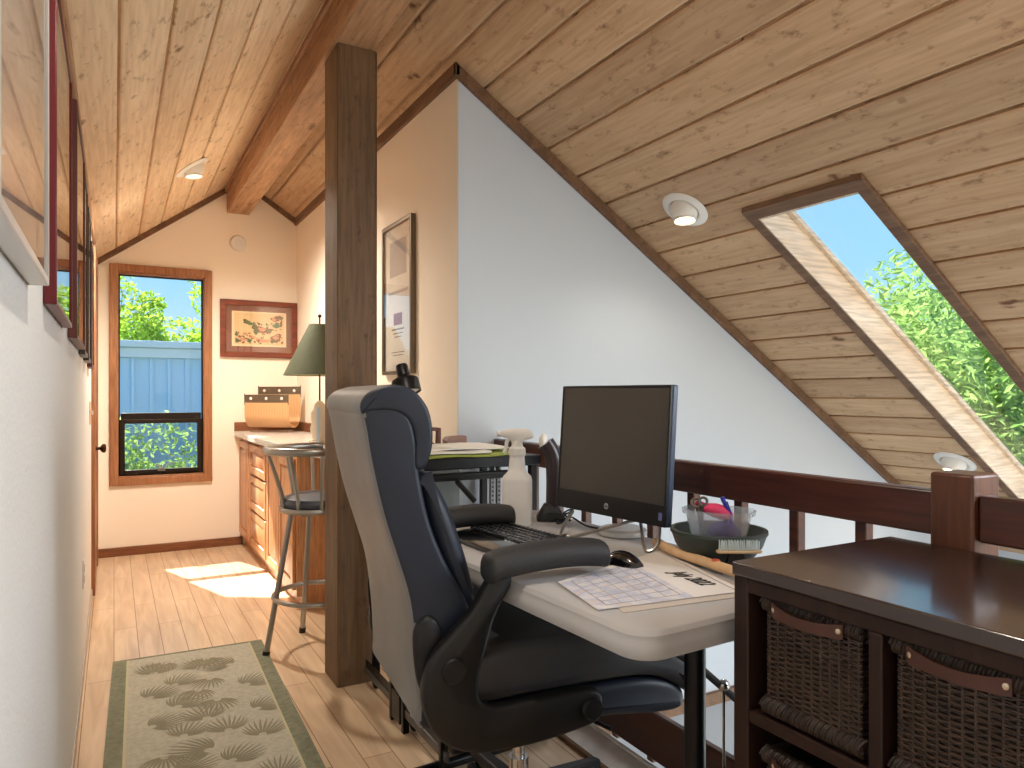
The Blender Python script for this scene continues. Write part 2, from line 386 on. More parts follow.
# wall behind the camera with two windows, walls and floor of the room below
b = MB()
def rect_with_hole(b, x0, x1, z0, zt, hx0, hx1, hz0, hz1, y0, y1):
    xs = [x0, hx0, hx1, x1]
    def top(a, c):
        p = [(a, zt(a)), (c, zt(c))]
        if a < RX < c: p.insert(1, (RX, zt(RX)))
        return p
    for i in range(3):
        a, c = xs[i], xs[i + 1]
        if i == 1:
            b.prism([(a, z0), (c, z0), (c, hz0), (a, hz0)], 1, y0, y1)
            b.prism([(a, hz1), (c, hz1)] + top(a, c)[::-1], 1, y0, y1)
        else: b.prism([(a, z0), (c, z0)] + top(a, c)[::-1], 1, y0, y1)
zt = lambda x: (zl(x) if x < RX else zr(x)) + .05
b.prism([(XL - .12, 0), (1.46, 0), (1.46, zt(1.46)), (RX, zt(RX)), (XL - .12, zt(XL - .12))], 1, YB - .1, YB)
rect_with_hole(b, 1.46, 5.1, -2.6, zt, 1.9, 4.5, -1.6, .1, YB - .1, YB)
struct(b.build('wall_back', 'wall_cream', origin=(0, 0, 0)))
b = MB(); b.box(5.0, 5.1, YB, -.25, -2.6, zr(5) + .05); b.box(5.0, 5.1, 1.65, YG, -2.6, zr(5) + .05)
b.box(5.0, 5.1, -.25, 1.65, -2.6, -1.7); b.box(5.0, 5.1, -.25, 1.65, -.3, zr(5) + .05)
struct(b.build('wall_eave', 'wall_grey', origin=(0, 0, 0)))
b = MB(); b.box(1.36, 1.44, YB, YG, -2.6, -.25)
struct(b.build('wall_lower', 'wall_grey', origin=(0, 0, 0)))
b = MB(); b.box(1.36, 5.1, YB - .1, YG + .1, -2.72, -2.6)
struct(b.build('floor_lower', 'lower_grey', origin=(0, 0, 0)))
b = MB(); b.box(1.46, 4.98, YG - .03, YG - .004, -.46, -.40)
struct(b.build('trim_chair_rail', 'trim_dark'))
b = MB(); b.box(1.46, 4.98, YG - .012, YG - .004, -2.6, -.46)
struct(b.build('wall_wainscot', 'lower_grey'))

# ceilings of grooved pine boards
def groove_profile(xa, xb, zf, w, phase, slope):
    pts = []; k = math.ceil((xa - phase) / w); x = phase + k * w
    pts.append((xa, zf(xa)))
    nx, nz = (slope / math.hypot(1, slope), 1 / math.hypot(1, slope))
    while x < xb - .01:
        if x > xa + .01:
            g = .016 * .8
            pts.append((x - .016, zf(x - .016))); pts.append((x - .006, zf(x - .006) + .006))
            pts.append((x - .0055 - slope * g, zf(x - .0055) + g)); pts.append((x + .0025 - slope * g, zf(x + .0025) + g))
            pts.append((x + .003, zf(x + .003) + .004)); pts.append((x + .009, zf(x + .009)))
        x += w
    pts.append((xb, zf(xb)))
    return pts
def slope_slab(b, xa, xb, ya, yb, zf, w, phase, slope, th=.13):
    p = groove_profile(xa, xb, zf, w, phase, slope)
    n = len(p); vs = []
    for y in (ya, yb):
        vs += [(q[0], y, q[1]) for q in p] + [(q[0], y, zf(q[0]) + th) for q in p]
    fs = []
    for i in range(n - 1):
        fs.append((i, i + 1, 2 * n + i + 1, 2 * n + i)); fs.append((n + i, n + i + 1, 3 * n + i + 1, 3 * n + i))
        fs.append((i, i + 1, n + i + 1, n + i)); fs.append((2 * n + i, 2 * n + i + 1, 3 * n + i + 1, 3 * n + i))
    fs += [(0, n, 3 * n, 2 * n), (n - 1, 2 * n - 1, 4 * n - 1, 3 * n - 1)]
    b.add(vs, fs)
b = MB(); slope_slab(b, XL - .5, RX, YB - .1, 6.5, zl, .143, .015, .73)
struct(b.build('ceiling_left', 'ceiling_pine_left', origin=(0, 0, 0), smooth=0))
SX0, SX1, SY0, SY1 = 2.285, 4.55, 1.605, 2.055
b = MB()
NX0, NX1, NY_0, NY_1 = 2.05, 3.40, -.9, .4
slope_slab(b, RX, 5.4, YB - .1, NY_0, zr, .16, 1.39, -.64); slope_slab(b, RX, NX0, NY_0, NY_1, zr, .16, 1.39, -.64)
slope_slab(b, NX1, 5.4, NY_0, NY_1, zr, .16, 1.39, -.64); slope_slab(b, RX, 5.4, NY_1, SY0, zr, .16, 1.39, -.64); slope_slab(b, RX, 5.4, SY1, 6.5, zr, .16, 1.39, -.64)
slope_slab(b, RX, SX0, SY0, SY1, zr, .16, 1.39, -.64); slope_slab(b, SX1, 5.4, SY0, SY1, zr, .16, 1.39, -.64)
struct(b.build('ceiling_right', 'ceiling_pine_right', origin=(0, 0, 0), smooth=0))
# ridge beam and the post that carries it
BZ = 2.525
b = MB(); b.prism([(.748, BZ), (.908, BZ), (.908, zr(.908) + .03), (RX, zl(RX) + .02), (.748, zl(.748) + .03)], 1, YB, YF)
struct(b.build('ceiling_beam', 'beam_wood', bevel=.004, origin=(0, 0, 0)), 'brown ridge beam running along the peak of the ceiling')
b = MB(); b.box(.762, .918, 2.775, 2.965, 0, BZ)
b.box(.918, .926, 2.782, 2.958, 0, BZ)
struct(b.build('pillar_post', 'post_wood', bevel=.006, origin=(0, 0, 0)), 'dark square wooden post carrying the ridge beam')
# rake trims where ceiling meets walls
def strip_xz(name, x0, x1, zf, y0, y1, h=.045, mat='trim_dark'):
    b = MB(); b.prism([(x0, zf(x0) - h), (x1, zf(x1) - h), (x1, zf(x1) - .001), (x0, zf(x0) - .001)], 1, y0, y1)
    return struct(b.build(name, mat, bevel=.003, origin=(0, 0, 0)))
strip_xz('trim_far_left_rake', XL, .748, zl, YF - .022, YF)
strip_xz('trim_far_right_rake', .908, XC, zr, YF - .022, YF)
strip_xz('trim_stairwell_rake', XC - .02, 5.0, zr, YG - .028, YG - .004, .055)
b = MB(); b.box(XC - .02, XC, YG - .028, YF, zr(XC) - .045, zr(XC) + .03)
struct(b.build('trim_right_wall_top', 'trim_dark', bevel=.003))
b = MB(); b.box(XL, XL + .014, YB, YF, zl(XL) - .035, zl(XL) + .006)
struct(b.build('trim_left_wall_top', 'beam_wood', bevel=.003))
b = MB(); b.box(.733, .748, YB, YF, zl(.74) - .035, zl(.74)); struct(b.build('trim_beam_left', 'beam_wood', bevel=.003))
# baseboards
b = MB(); b.box(XL, .86, YF - .018, YF, 0, .062); struct(b.build('baseboard_far', 'base_wood', bevel=.004))
b = MB(); b.box(XL, XL + .007, YB, 4.70, 0, .045); simple('base_grey', (182, 172, 162), .5); struct(b.build('baseboard_left', 'base_grey', bevel=.003))
b = MB(); b.box(XL, XL + .007, 5.6, YF - .02, 0, .045); struct(b.build('baseboard_left.001', 'base_grey', bevel=.003))

# window_1 in the far wall
b = MB()
def frame_y(b, x0, x1, z0, z1, w, y0, y1, m=0, wb=None):
    wb = wb or w
    b.box(x0, x0 + w, y0, y1, z0, z1, m); b.box(x1 - w, x1, y0, y1, z0, z1, m)
    b.box(x0 + w, x1 - w, y0, y1, z1 - w, z1, m); b.box(x0 + w, x1 - w, y0, y1, z0, z0 + wb, m)
frame_y(b, -.028, .643, .500, 2.072, .052, YF - .022, YF)
frame_y(b, .012, .602, .545, 2.025, .016, YF - .004, YF + .10)
win = struct(b.build('window_1', 'casing_wood', bevel=.004, origin=(0, 0, 0)), 'tall window with brown wooden casing at the corridor end')
b = MB(); frame_y(b, .028, .586, .562, 2.009, .008, YF + .055, YF + .085); b.box(.042, .572, YF + .05, YF + .088, .962, 1.012)
b.build('window_frame', 'bronze_frame', win, bevel=.002)
b = MB(); frame_y(b, .036, .578, .572, .966, .03, YF + .03, YF + .06)
b.build('lower_sash', 'bronze_frame', win, bevel=.003)
b = MB(); b.box(.04, .574, YF + .068, YF + .072, 1.01, 1.996); b.build('window_pane', 'window_glass', win)
b = MB(); b.box(.064, .550, YF + .044, YF + .048, .600, .938); b.build('window_pane', 'screened_glass', win)
b = MB(); b.box(.28, .33, YF + .018, YF + .03, .588, .608); b.tube(smooth_path([(.30, YF + .015, .605), (.33, YF + .005, .632), (.37, YF + .003, .646), (.385, YF + .003, .645)]), .004, 6)
b.tube(smooth_path([(.30, YF + .015, .605), (.285, YF + .008, .63), (.27, YF + .005, .64)]), .004, 6)
b.build('window_crank', 'brushed', win)

# skylight window_2 in the right slope
def slope_pt(x, dz): return zr(x) + dz
b = MB()
def slope_bar(b, x0, x1, y0, y1, d0, d1, m=0):
    b.prism([(x0, zr(x0) + d0), (x1, zr(x1) + d0), (x1, zr(x1) + d1), (x0, zr(x0) + d1)], 1, y0, y1, m)
slope_bar(b, 2.238, SX1 + .05, SY0 - .045, SY0 - .002, -.024, 0); slope_bar(b, 2.238, SX1 + .05, SY1 + .002, SY1 + .045, -.024, 0)
slope_bar(b, 2.238, SX0 - .002, SY0 - .002, SY1 + .002, -.024, 0); slope_bar(b, SX1, SX1 + .05, SY0 - .002, SY1 + .002, -.024, 0)
sky = struct(b.build('window_2', 'trim_dark', bevel=.004, origin=(0, 0, 0)), 'long skylight with brown trim in the sloping ceiling')
wood('jamb_pine', (222, 200, 172), (242, 226, 204), 0, 9, .6)
b = MB()
slope_bar(b, SX0, SX1, SY1 - .006, SY1 + .001, -.02, .16); slope_bar(b, SX0, SX1, SY0 - .001, SY0 + .006, -.02, .16)
slope_bar(b, SX0 - .001, SX0 + .008, SY0, SY1, -.02, .16); slope_bar(b, SX1 - .008, SX1, SY0, SY1, -.02, .16)
b.build('jamb_lining', 'jamb_pine', sky)
b = MB()
slope_bar(b, SX0, SX1, SY1 - .03, SY1 - .006, .125, .15); slope_bar(b, SX0, SX1, SY0 + .006, SY0 + .03, .125, .15)
slope_bar(b, SX0 + .008, SX0 + .03, SY0 + .03, SY1 - .03, .125, .15)
b.build('sash', 'jamb_pine', sky, bevel=.003)
b = MB(); slope_bar(b, SX0, SX1, SY0 + .002, SY1 - .002, .152, .158); b.build('window_pane', 'window_glass', sky)
b = MB()
slope_bar(b, NX0 - .05, NX1 + .05, NY_0 - .05, NY_0, -.024, .16); slope_bar(b, NX0 - .05, NX1 + .05, NY_1, NY_1 + .05, -.024, .16)
slope_bar(b, NX0 - .05, NX0, NY_0, NY_1, -.024, .16); slope_bar(b, NX1, NX1 + .05, NY_0, NY_1, -.024, .16)
w = struct(b.build('window_4', 'trim_dark', bevel=.004))  # invented skylight out of view beside the camera, added for its light
b = MB(); slope_bar(b, NX0, NX1, NY_0, NY_1, .15, .156); b.build('window_pane', 'window_glass', w)
# windows behind the camera and below
for i, (x0, x1, z0, z1) in enumerate(((1.9, 4.5, -1.6, .1),)):
    b = MB(); frame_y(b, x0, x1, z0, z1, .05, YB - .08, YB - .02); b.box((x0 + x1) / 2 - .02, (x0 + x1) / 2 + .02, YB - .08, YB - .02, z0 + .05, z1 - .05)
    w = struct(b.build('window_%d' % (i + 3), 'casing_wood', bevel=.003))
    b = MB(); b.box(x0 + .02, x1 - .02, YB - .055, YB - .05, z0 + .02, z1 - .02); b.build('window_pane', 'window_glass', w)
b = MB(); b.box(5.03, 5.07, -.25, 1.65, -1.7, -1.65); b.box(5.03, 5.07, -.25, 1.65, -.35, -.3); b.box(5.03, 5.07, -.25, -.2, -1.65, -.35); b.box(5.03, 5.07, 1.6, 1.65, -1.65, -.35)
w = struct(b.build('window_5', 'casing_wood', bevel=.003))
b = MB(); b.box(5.045, 5.05, -.2, 1.6, -1.65, -.35); b.build('window_pane', 'window_glass', w)

# door_1 on the left wall
b = MB(); b.box(XL, XL + .02, 4.72, 4.79, 0, 2.0); b.box(XL, XL + .02, 5.52, 5.59, 0, 2.0); b.box(XL, XL + .02, 4.79, 5.52, 1.93, 2.0)
dr = struct(b.build('door_1', 'casing_wood', bevel=.004, origin=(XL, 5.15, 0)), 'brown wooden door in the left wall near the window')
b = MB(); b.box(XL, XL + .012, 4.79, 5.52, .01, 1.93); b.build('door_leaf', 'casing_wood', dr, bevel=.002)
simple('dark_brass', (66, 46, 28), .35, .8)
b = MB(); b.lathe([(.026, 0), (.026, .006), (.010, .010), (.009, .028), (.024, .04), (.027, .052), (.02, .06), (.0001, .062)], (XL + .012, 4.86, .83), 20, 0, Matrix.Rotation(R(90), 3, 'Y'))
b.build('door_handle', 'dark_brass', dr)

# pale strip on the floor along the railing
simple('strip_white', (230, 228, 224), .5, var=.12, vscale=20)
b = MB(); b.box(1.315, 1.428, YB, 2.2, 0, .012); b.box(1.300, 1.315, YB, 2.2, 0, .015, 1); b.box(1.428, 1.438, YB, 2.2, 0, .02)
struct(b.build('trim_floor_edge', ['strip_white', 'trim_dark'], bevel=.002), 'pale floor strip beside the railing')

# ------------------------------------------------------------------ railing
rl = thing('stair_railing', 'dark red-brown wooden railing with square newel post along the stairwell edge', 'railing', (1.455, 1.0, 0))
NY0, NY1 = .762, .846
def rail_board(name, y0, y1, z0, z1, x0, x1, m='rail_wood'):
    b = MB(); b.box(x0, x1, y0, y1, z0, z1); return b.build(name, m, rl, bevel=.005)
rail_board('top_rail', NY1, YG - .004, .866, .956, 1.44, 1.478); rail_board('top_rail', YB, NY0, .866, .956, 1.44, 1.478)
rail_board('bottom_rail', NY1, YG - .004, .03, .175, 1.44, 1.465); rail_board('bottom_rail', YB, NY0, .03, .175, 1.44, 1.465)
b = MB(); b.box(1.425, 1.518, NY0, NY1, 0, .995); b.build('newel_post', 'newel_wood', rl, bevel=.006)
y = 1.026 - .181; ys = [1.026 + .181 * k for k in range(10)] + [.58 - .181 * k for k in range(12)]
for y in ys:
    if y < YG - .03 and y > YB:
        b = MB(); b.box(1.465, 1.493, y - .014, y + .014, .0, .90); b.build('baluster', 'rail_wood', rl, bevel=.003)

# ------------------------------------------------------------------ ceiling lamps
simple('bulb_glow', (255, 240, 210), .4, emit=((255, 226, 178), 6.0)); simple('reflector', (240, 232, 214), .3)
def eyeball_light(x, y, zf, slope, label, power, aim, seed=0):
    n = Vector((slope, 0, -1)).normalized()          # pointing into the room, square to the boards
    q = Vector((0, 0, 1)).rotation_difference(n).to_matrix()
    c = Vector((x, y, zf(x)))
    t = thing('ceiling_light', label, 'ceiling light', c, 0, 'eyeball ceiling lights')
    b = MB(); b.lathe([(.064, -.004), (.100, -.002), (.105, .003), (.100, .008), (.074, .014), (.064, .006)], c, 40, 0, q, True); b.build('trim_ring', 'lamp_white', t)
    a = Vector(aim).normalized(); qa = Vector((0, 0, 1)).rotation_difference(a).to_matrix()
    prof = [(.062 * math.sin(R(d)), -.062 * math.cos(R(d))) for d in range(50, 131, 8)]
    prof = prof + [(.048, .050), (.045, .052), (.042, .046)]
    b = MB(); b.lathe(prof + [(.034, .03), (.0005, .02)], c + n * .006, 32, 0, qa); b.build('eyeball', 'lamp_white', t)
    b = MB(); b.lathe([(.0005, .044), (.02, .047), (.041, .043), (.041, .036), (.0005, .034)], c + n * .006, 28, 0, qa); b.build('lens', 'bulb_glow', t)
    d = bpy.data.lights.new('lamp_beam', 'SPOT'); d.energy = power; d.spot_size = R(155); d.spot_blend = .8; d.color = (1, .90, .76); d.shadow_soft_size = .035
    o = bpy.data.objects.new('lamp_beam', d); COL.objects.link(o); o.parent = t
    o.location = n * .006 + a * .075; o.rotation_euler = a.to_track_quat('-Z', 'Y').to_euler()
    return t
eyeball_light(.393, 4.507, zl, .73, 'white eyeball ceiling light on the left slope above the corridor', 135, (.15, .0, -1))
eyeball_light(2.17, 2.355, zr, -.64, 'white eyeball ceiling light between the grey wall and the skylight', 6, (-.1, -.15, -1))
eyeball_light(4.0, 2.235, zr, -.64, 'white eyeball ceiling light peeking over the newel post', 6, (-.4, .1, -1))
eyeball_light(.393, 1.1, zl, .73, 'added unseen eyeball ceiling light on the left slope just above the camera', 34, (.1, .1, -1))  # extra lamp out of view, added to light the near corridor
b = MB(); b.lathe([(.0005, 0), (.058, 0), (.06, .006), (.058, .022), (.05, .03), (.022, .032), (.02, .028), (.0005, .028)], (.828, YF, 2.30), 36, 0, Matrix.Rotation(R(90), 3, 'X'))
tag(b.build('smoke_detector', 'white_plastic'), 'round white smoke detector high on the far gable wall', 'smoke detector')

# ------------------------------------------------------------------ pictures
def framed(name, label, wall, a0, a1, z0, z1, w, depth, fmat, pmat, mat_w=.0, matm='mat_board', group=None, lip=.004):
    """wall: ('x', X, +1) hung on a plane of constant x facing +x/-x, or ('y', Y, -1)"""
    ax, pos, sgn = wall
    f0, f1 = (pos, pos + sgn * depth)
    def bx(b, u0, u1, w0, w1, d0, d1, m=0):
        lo, hi = sorted((pos + sgn * d0, pos + sgn * d1))
        if ax == 'x': b.box(lo, hi, u0, u1, w0, w1, m)
        else: b.box(u0, u1, lo, hi, w0, w1, m)
    cz = z0
    loc = (pos, (a0 + a1) / 2, cz) if ax == 'x' else ((a0 + a1) / 2, pos, cz)
    t = thing(name, label, 'picture', loc, 0, group)
    b = MB(); bx(b, a0, a0 + w, z0, z1, .001, depth); bx(b, a1 - w, a1, z0, z1, .001, depth)
    bx(b, a0 + w, a1 - w, z1 - w, z1, .001, depth); bx(b, a0 + w, a1 - w, z0, z0 + w, .001, depth); b.build('frame', fmat, t, bevel=.002)
    b = MB(); bx(b, a0 + w, a1 - w, z0 + w, z1 - w, .002, depth * .45); b.build('mat', matm, t)
    if mat_w:
        b = MB(); bx(b, a0 + w + mat_w, a1 - w - mat_w, z0 + w + mat_w, z1 - w - mat_w, depth * .45, depth * .45 + .0015); b.build('print', pmat, t)
    b = MB(); bx(b, a0 + w * .9, a1 - w * .9, z0 + w * .9, z1 - w * .9, depth - .005, depth - .003); b.build('glass', 'picture_glass', t)
    return t
simple('mat_board', (226, 222, 214), .8); simple('mat_mauve', (140, 96, 80), .8); simple('mat_tan', (222, 190, 152), .8)
simple('frame_silver', (206, 206, 204), .35, .5); simple('frame_red', (92, 10, 20), .35); simple('frame_maroon', (86, 36, 30), .4)
simple('frame_dark', (48, 38, 34), .4); simple('frame_bronze', (120, 108, 92), .35, .6)
print_material('print_pale', (214, 206, 200), [(186, 176, 172), (160, 158, 166), (196, 170, 156)], 4)
print_material('print_warm', (216, 196, 172), [(190, 160, 132), (170, 120, 100), (120, 116, 112)], 5)
gl = 'framed prints along the left wall'
framed('framed_print', 'silver framed pale print nearest the camera on the left wall', ('x', XL, 1), 0.745, 1.28, 1.312, 2.02, .012, .028, 'frame_silver', 'print_pale', .03, group=gl)
framed('framed_print', 'deep red framed print just behind the silver frame on the left wall', ('x', XL, 1), 1.545, 2.09, 1.314, 1.93, .011, .022, 'frame_red', 'print_warm', .03, group=gl)
framed('framed_print', 'maroon framed print third along the left wall', ('x', XL, 1), 2.33, 2.93, 1.306, 1.97, .011, .024, 'frame_maroon', 'print_warm', .03, group=gl)
framed('framed_print', 'dark brown framed print fourth along the left wall', ('x', XL, 1), 3.02, 3.32, 1.294, 1.96, .016, .022, 'frame_dark', 'print_pale', .02, group=gl)
framed('framed_print', 'black framed print fifth along the left wall', ('x', XL, 1), 3.46, 3.78, 1.29, 1.93, .016, .022, 'frame_dark', 'print_pale', .02, group=gl)
framed('framed_print', 'small dark framed print farthest along the left wall, next to the door', ('x', XL, 1), 3.95, 4.28, 1.28, 1.88, .016, .022, 'frame_maroon', 'print_warm', .02, group=gl)
# botanical print by the window
t = framed('botanical_picture', 'walnut framed vegetable print beside the window', ('y', YF, -1), .698, 1.268, 1.432, 1.868, .042, .026, 'walnut_frame', 'print_botanic_ground', .0, 'mat_mauve') if False else None
simple('print_paper', (226, 196, 150), .8); simple('ink_olive', (104, 104, 68), .8); simple('ink_green', (92, 122, 82), .8); simple('ink_rose', (206, 150, 118), .8); simple('ink_brown', (142, 92, 56), .8); simple('paper_edge', (236, 214, 176), .8)
t = framed('botanical_picture', 'walnut framed vegetable print on the far wall beside the window', ('y', YF, -1), .698, 1.268, 1.432, 1.868, .04, .026, 'walnut_frame', 'paper_edge', .044, 'mat_mauve')
rng = random.Random(4)
b = MB(); yp = YF - .0145
def blob(b, cx, cz, rx, rz, m, wob=.2, n=14, k=0):
    ph = rng.random() * 6
    pts = [(cx + rx * math.cos(2 * math.pi * i / n) * (1 + wob * math.sin(3 * 2 * math.pi * i / n + ph)), cz + rz * math.sin(2 * math.pi * i / n) * (1 + wob * math.cos(2 * 2 * math.pi * i / n + ph))) for i in range(n)]
    b.prism(pts, 1, yp - .0003 * k - .0006, yp - .0003 * k, m)
b.prism([(.80, 1.53), (1.165, 1.53), (1.165, 1.772), (.80, 1.772)], 1, yp - .0003, yp + .0005, 0)
for (cx, cz, rx, rz, m, k) in ((.885, 1.705, .03, .022, 1, 1), (.912, 1.69, .022, .018, 2, 2), (.945, 1.672, .024, .03, 1, 1), (1.0, 1.645, .045, .035, 4, 1), (1.0, 1.648, .03, .022, 3, 2), (.955, 1.64, .02, .035, 1, 3),
    (1.05, 1.638, .035, .026, 4, 1), (1.052, 1.64, .02, .014, 1, 2), (.865, 1.59, .04, .034, 3, 1), (.865, 1.592, .026, .02, 0, 2), (.815, 1.61, .014, .018, 2, 2), (.82, 1.56, .02, .018, 2, 3), (.905, 1.56, .02, .022, 2, 2), (.93, 1.585, .025, .02, 3, 1),
    (1.0, 1.565, .06, .02, 3, 1), (.975, 1.562, .014, .012, 4, 2), (1.11, 1.585, .045, .04, 4, 1), (1.11, 1.59, .028, .024, 3, 2), (1.105, 1.735, .04, .026, 4, 1), (1.14, 1.745, .02, .02, 1, 2), (1.09, 1.73, .02, .016, 3, 3), (1.11, 1.685, .032, .022, 2, 2), (1.145, 1.70, .012, .03, 4, 1), (1.08, 1.56, .02, .02, 1, 3), (.98, 1.69, .012, .012, 1, 2)):
    blob(b, cx, cz, rx * .85, rz * .85, m, .3, 18, k)
for i in range(70):
    fx = rng.uniform(.81, 1.155); blob(b, fx, rng.uniform(1.54, 1.62 if fx < .93 else 1.70), rng.uniform(.003, .010), rng.uniform(.003, .008), rng.choice((1, 4, 4, 3, 2)), .4, 9, 4)
b.build('vegetable_drawing', ['print_paper', 'ink_olive', 'ink_green', 'ink_rose', 'ink_brown'], t, smooth=0)
# tall poster on the cream wall
t = framed('framed_poster', 'tall silver framed poster on the cream wall beside the post', ('x', XC, -1), 3.235, 3.665, 1.25, 2.02, .02, .026, 'frame_bronze', 'poster_paper', .03) if False else None
simple('poster_paper', (232, 226, 214), .75); simple('ink_grey', (120, 112, 106), .8); simple('ink_red', (150, 70, 60), .8); simple('wash_grey', (186, 180, 176), .8)
t = framed('framed_poster', 'tall thin framed poster on the cream wall beside the wooden post', ('x', XC, -1), 3.235, 3.665, 1.25, 2.02, .018, .026, 'frame_bronze', 'poster_paper', .025)
b = MB(); xp = XC - .0135
def pbar(y0, y1, z0, z1, m): b.box(xp - .0008, xp, y0, y1, z0, z1, m)
for (y0, y1, z0, z1, m) in ((3.33, 3.57, 1.75, 1.93, 2), (3.31, 3.59, 1.66, 1.675, 2), (3.39, 3.51, 1.50, 1.56, 1), (3.36, 3.54, 1.475, 1.482, 0), (3.38, 3.52, 1.455, 1.46, 0), (3.40, 3.50, 1.438, 1.443, 0), (3.36, 3.54, 1.36, 1.364, 0), (3.38, 3.52, 1.345, 1.349, 0)): pbar(y0, y1, z0, z1, m)
b.build('artwork', ['ink_grey', 'ink_red', 'wash_grey'], t)

# switch plate and outlet
t = thing('light_switch', 'beige light switch plate on the left wall by the door', 'light switch', (XL, 4.39, .99))
b = MB(); b.box(XL, XL + .006, 4.35, 4.43, .99, 1.11); b.build('plate', 'mat_tan', t, bevel=.002)
b = MB(); b.box(XL + .006, XL + .018, 4.384, 4.396, 1.04, 1.062); b.build('toggle', 'white_plastic', t, bevel=.002)
t = thing('wall_outlet', 'small white outlet plate low on the left wall', 'outlet', (XL, 3.45, .35))
b = MB(); b.box(XL, XL + .005, 3.42, 3.49, .35, .465); b.build('plate', 'white_plastic', t, bevel=.002)
b = MB(); b.box(XL + .005, XL + .008, 3.44, 3.47, .37, .40); b.box(XL + .005, XL + .008, 3.44, 3.47, .415, .445); b.build('socket', 'mat_board', t, bevel=.001)

# ------------------------------------------------------------------ rug
simple('rug_sage', (176, 171, 154), .95, bump=(260, .6, .004), var=.12, vscale=60); simple('rug_border', (126, 128, 106), .95, bump=(260, .6, .004), var=.2, vscale=50)
simple('rug_leaf', (136, 130, 108), .95, bump=(260, .6, .004)); simple('rug_line', (186, 178, 146), .95)
b = MB(); rx0, rx1, ry0, ry1 = -.03, .572, 1.65, 3.475; zt_ = .011
b.box(rx0, rx1, ry0, ry1, .0005, zt_, 0)
for (x0, x1) in ((rx0, rx0 + .052), (rx1 - .052, rx1)): b.box(x0, x1, ry0 + .003, ry1 - .003, zt_, zt_ + .0012, 1)
for (x0, x1) in ((rx0 + .052, rx0 + .06), (rx1 - .06, rx1 - .052)): b.box(x0, x1, ry0 + .003, ry1 - .003, zt_, zt_ + .001, 3)
for (y0, y1) in ((ry0, ry0 + .012), (ry1 - .012, ry1)): b.box(rx0, rx1, y0, y1, zt_, zt_ + .0014, 1)
rng = random.Random(11)
FZ = [0]
def frond(b, cx, cy, ang, size, m=2, z=zt_ + .0004):
    """palm frond: curved leaflets fanning from a stem"""
    FZ[0] += 1
    for k in range(13):
        z += 4e-6; zz_ = z + (FZ[0] % 9) * 5e-5
        a = ang + R(-84 + k * 14); ln = size * (.62 + .38 * math.cos(R(-84 + k * 14)))
        bend = R(-26) * (1 if k > 6 else -1) * (abs(k - 6) / 6)
        L_, Rr = [], []
        for j in range(6):
            u = j / 5; aa = a + bend * u; px_ = cx + ln * (.14 + .86 * u) * math.cos(aa); py_ = cy + ln * (.14 + .86 * u) * math.sin(aa)
            w = .0046 * (size / .15) * math.sin(math.pi * min(1, .18 + u * .82)); nx, ny = -math.sin(aa), math.cos(aa)
            L_.append((px_ + nx * w, py_ + ny * w, zz_)); Rr.append((px_ - nx * w, py_ - ny * w, zz_))
        n = len(L_); b.add(L_ + Rr, [(j, j + 1, n + j + 1, n + j) for j in range(n - 1)], m)
yy = ry0 + .08; row = 0
while yy < ry1 - .08:
    for c in range(3):
        cx = rx0 + .15 + c * .155 + (.065 if row % 2 else 0) + rng.uniform(-.02, .02)
        if cx < rx1 - .12: frond(b, cx, yy + rng.uniform(-.02, .02), rng.choice((R(85), R(40), R(140), R(260), R(100))) + rng.uniform(-.3, .3), rng.uniform(.125, .155))
    yy += .125; row += 1
for s_ in range(43):
    for (cx, sg) in ((rx0 + .026, 1), (rx1 - .026, -1)):
        y0 = ry0 + .03 + s_ * .0415
        frond(b, cx, y0, R(90) + sg * R(40) * (1 if s_ % 2 else -1), .024, 2, zt_ + .0016)
b.xf(Matrix.Translation((.27, 2.5, 0)) @ Matrix.Rotation(R(-1.5), 4, 'Z') @ Matrix.Translation((-.27, -2.5, 0)))
tag(b.build('floor_rug', ['rug_sage', 'rug_border', 'rug_leaf', 'rug_line'], smooth=0), 'sage green runner rug with palm frond pattern on the corridor floor', 'rug')

# ------------------------------------------------------------------ built-in cabinets and counter
CX = .85
simple('toe_dark', (96, 58, 34), .6)
def raised_panel(b, y0, y1, z0, z1, x):
    """five-piece door front facing -x"""
    w = .05 if (y1 - y0) > .25 else .04
    if z1 - z0 < .2: w = .035
    b.box(x - .018, x, y0, y0 + w, z0, z1); b.box(x - .018, x, y1 - w, y1, z0, z1)
    b.box(x - .018, x, y0 + w, y1 - w, z1 - w, z1); b.box(x - .018, x, y0 + w, y1 - w, z0, z0 + w)
    b.box(x - .008, x, y0 + w, y1 - w, z0 + w, z1 - w)
    i = .022; o = .004
    b.add([(x - .008, y0 + w + o, z0 + w + o), (x - .008, y1 - w - o, z0 + w + o), (x - .008, y1 - w - o, z1 - w - o), (x - .008, y0 + w + o, z1 - w - o),
           (x - .016, y0 + w + i, z0 + w + i), (x - .016, y1 - w - i, z0 + w + i), (x - .016, y1 - w - i, z1 - w - i), (x - .016, y0 + w + i, z1 - w - i)],
          [(4, 5, 6, 7), (0, 1, 5, 4), (1, 2, 6, 5), (2, 3, 7, 6), (3, 0, 4, 7)])
def unit(label, y0, y1, fronts, kind):
    t = thing('base_cabinet', label, 'cabinet', ((CX + XC) / 2, (y0 + y1) / 2, 0), 0, 'built-in oak cabinets under the counter')
    b = MB(); b.box(CX, XC - .002, y0 + .001, y1 - .001, .07, .828); b.box(CX + .03, XC - .002, y0 + .001, y1 - .001, 0, .07); b.build('body', 'cabinet_oak', t, bevel=.002)
    for (nm, a0, a1, z0, z1) in fronts:
        b = MB(); raised_panel(b, a0, a1, z0, z1, CX); b.build(nm, 'cabinet_oak', t, bevel=.003)
    return t
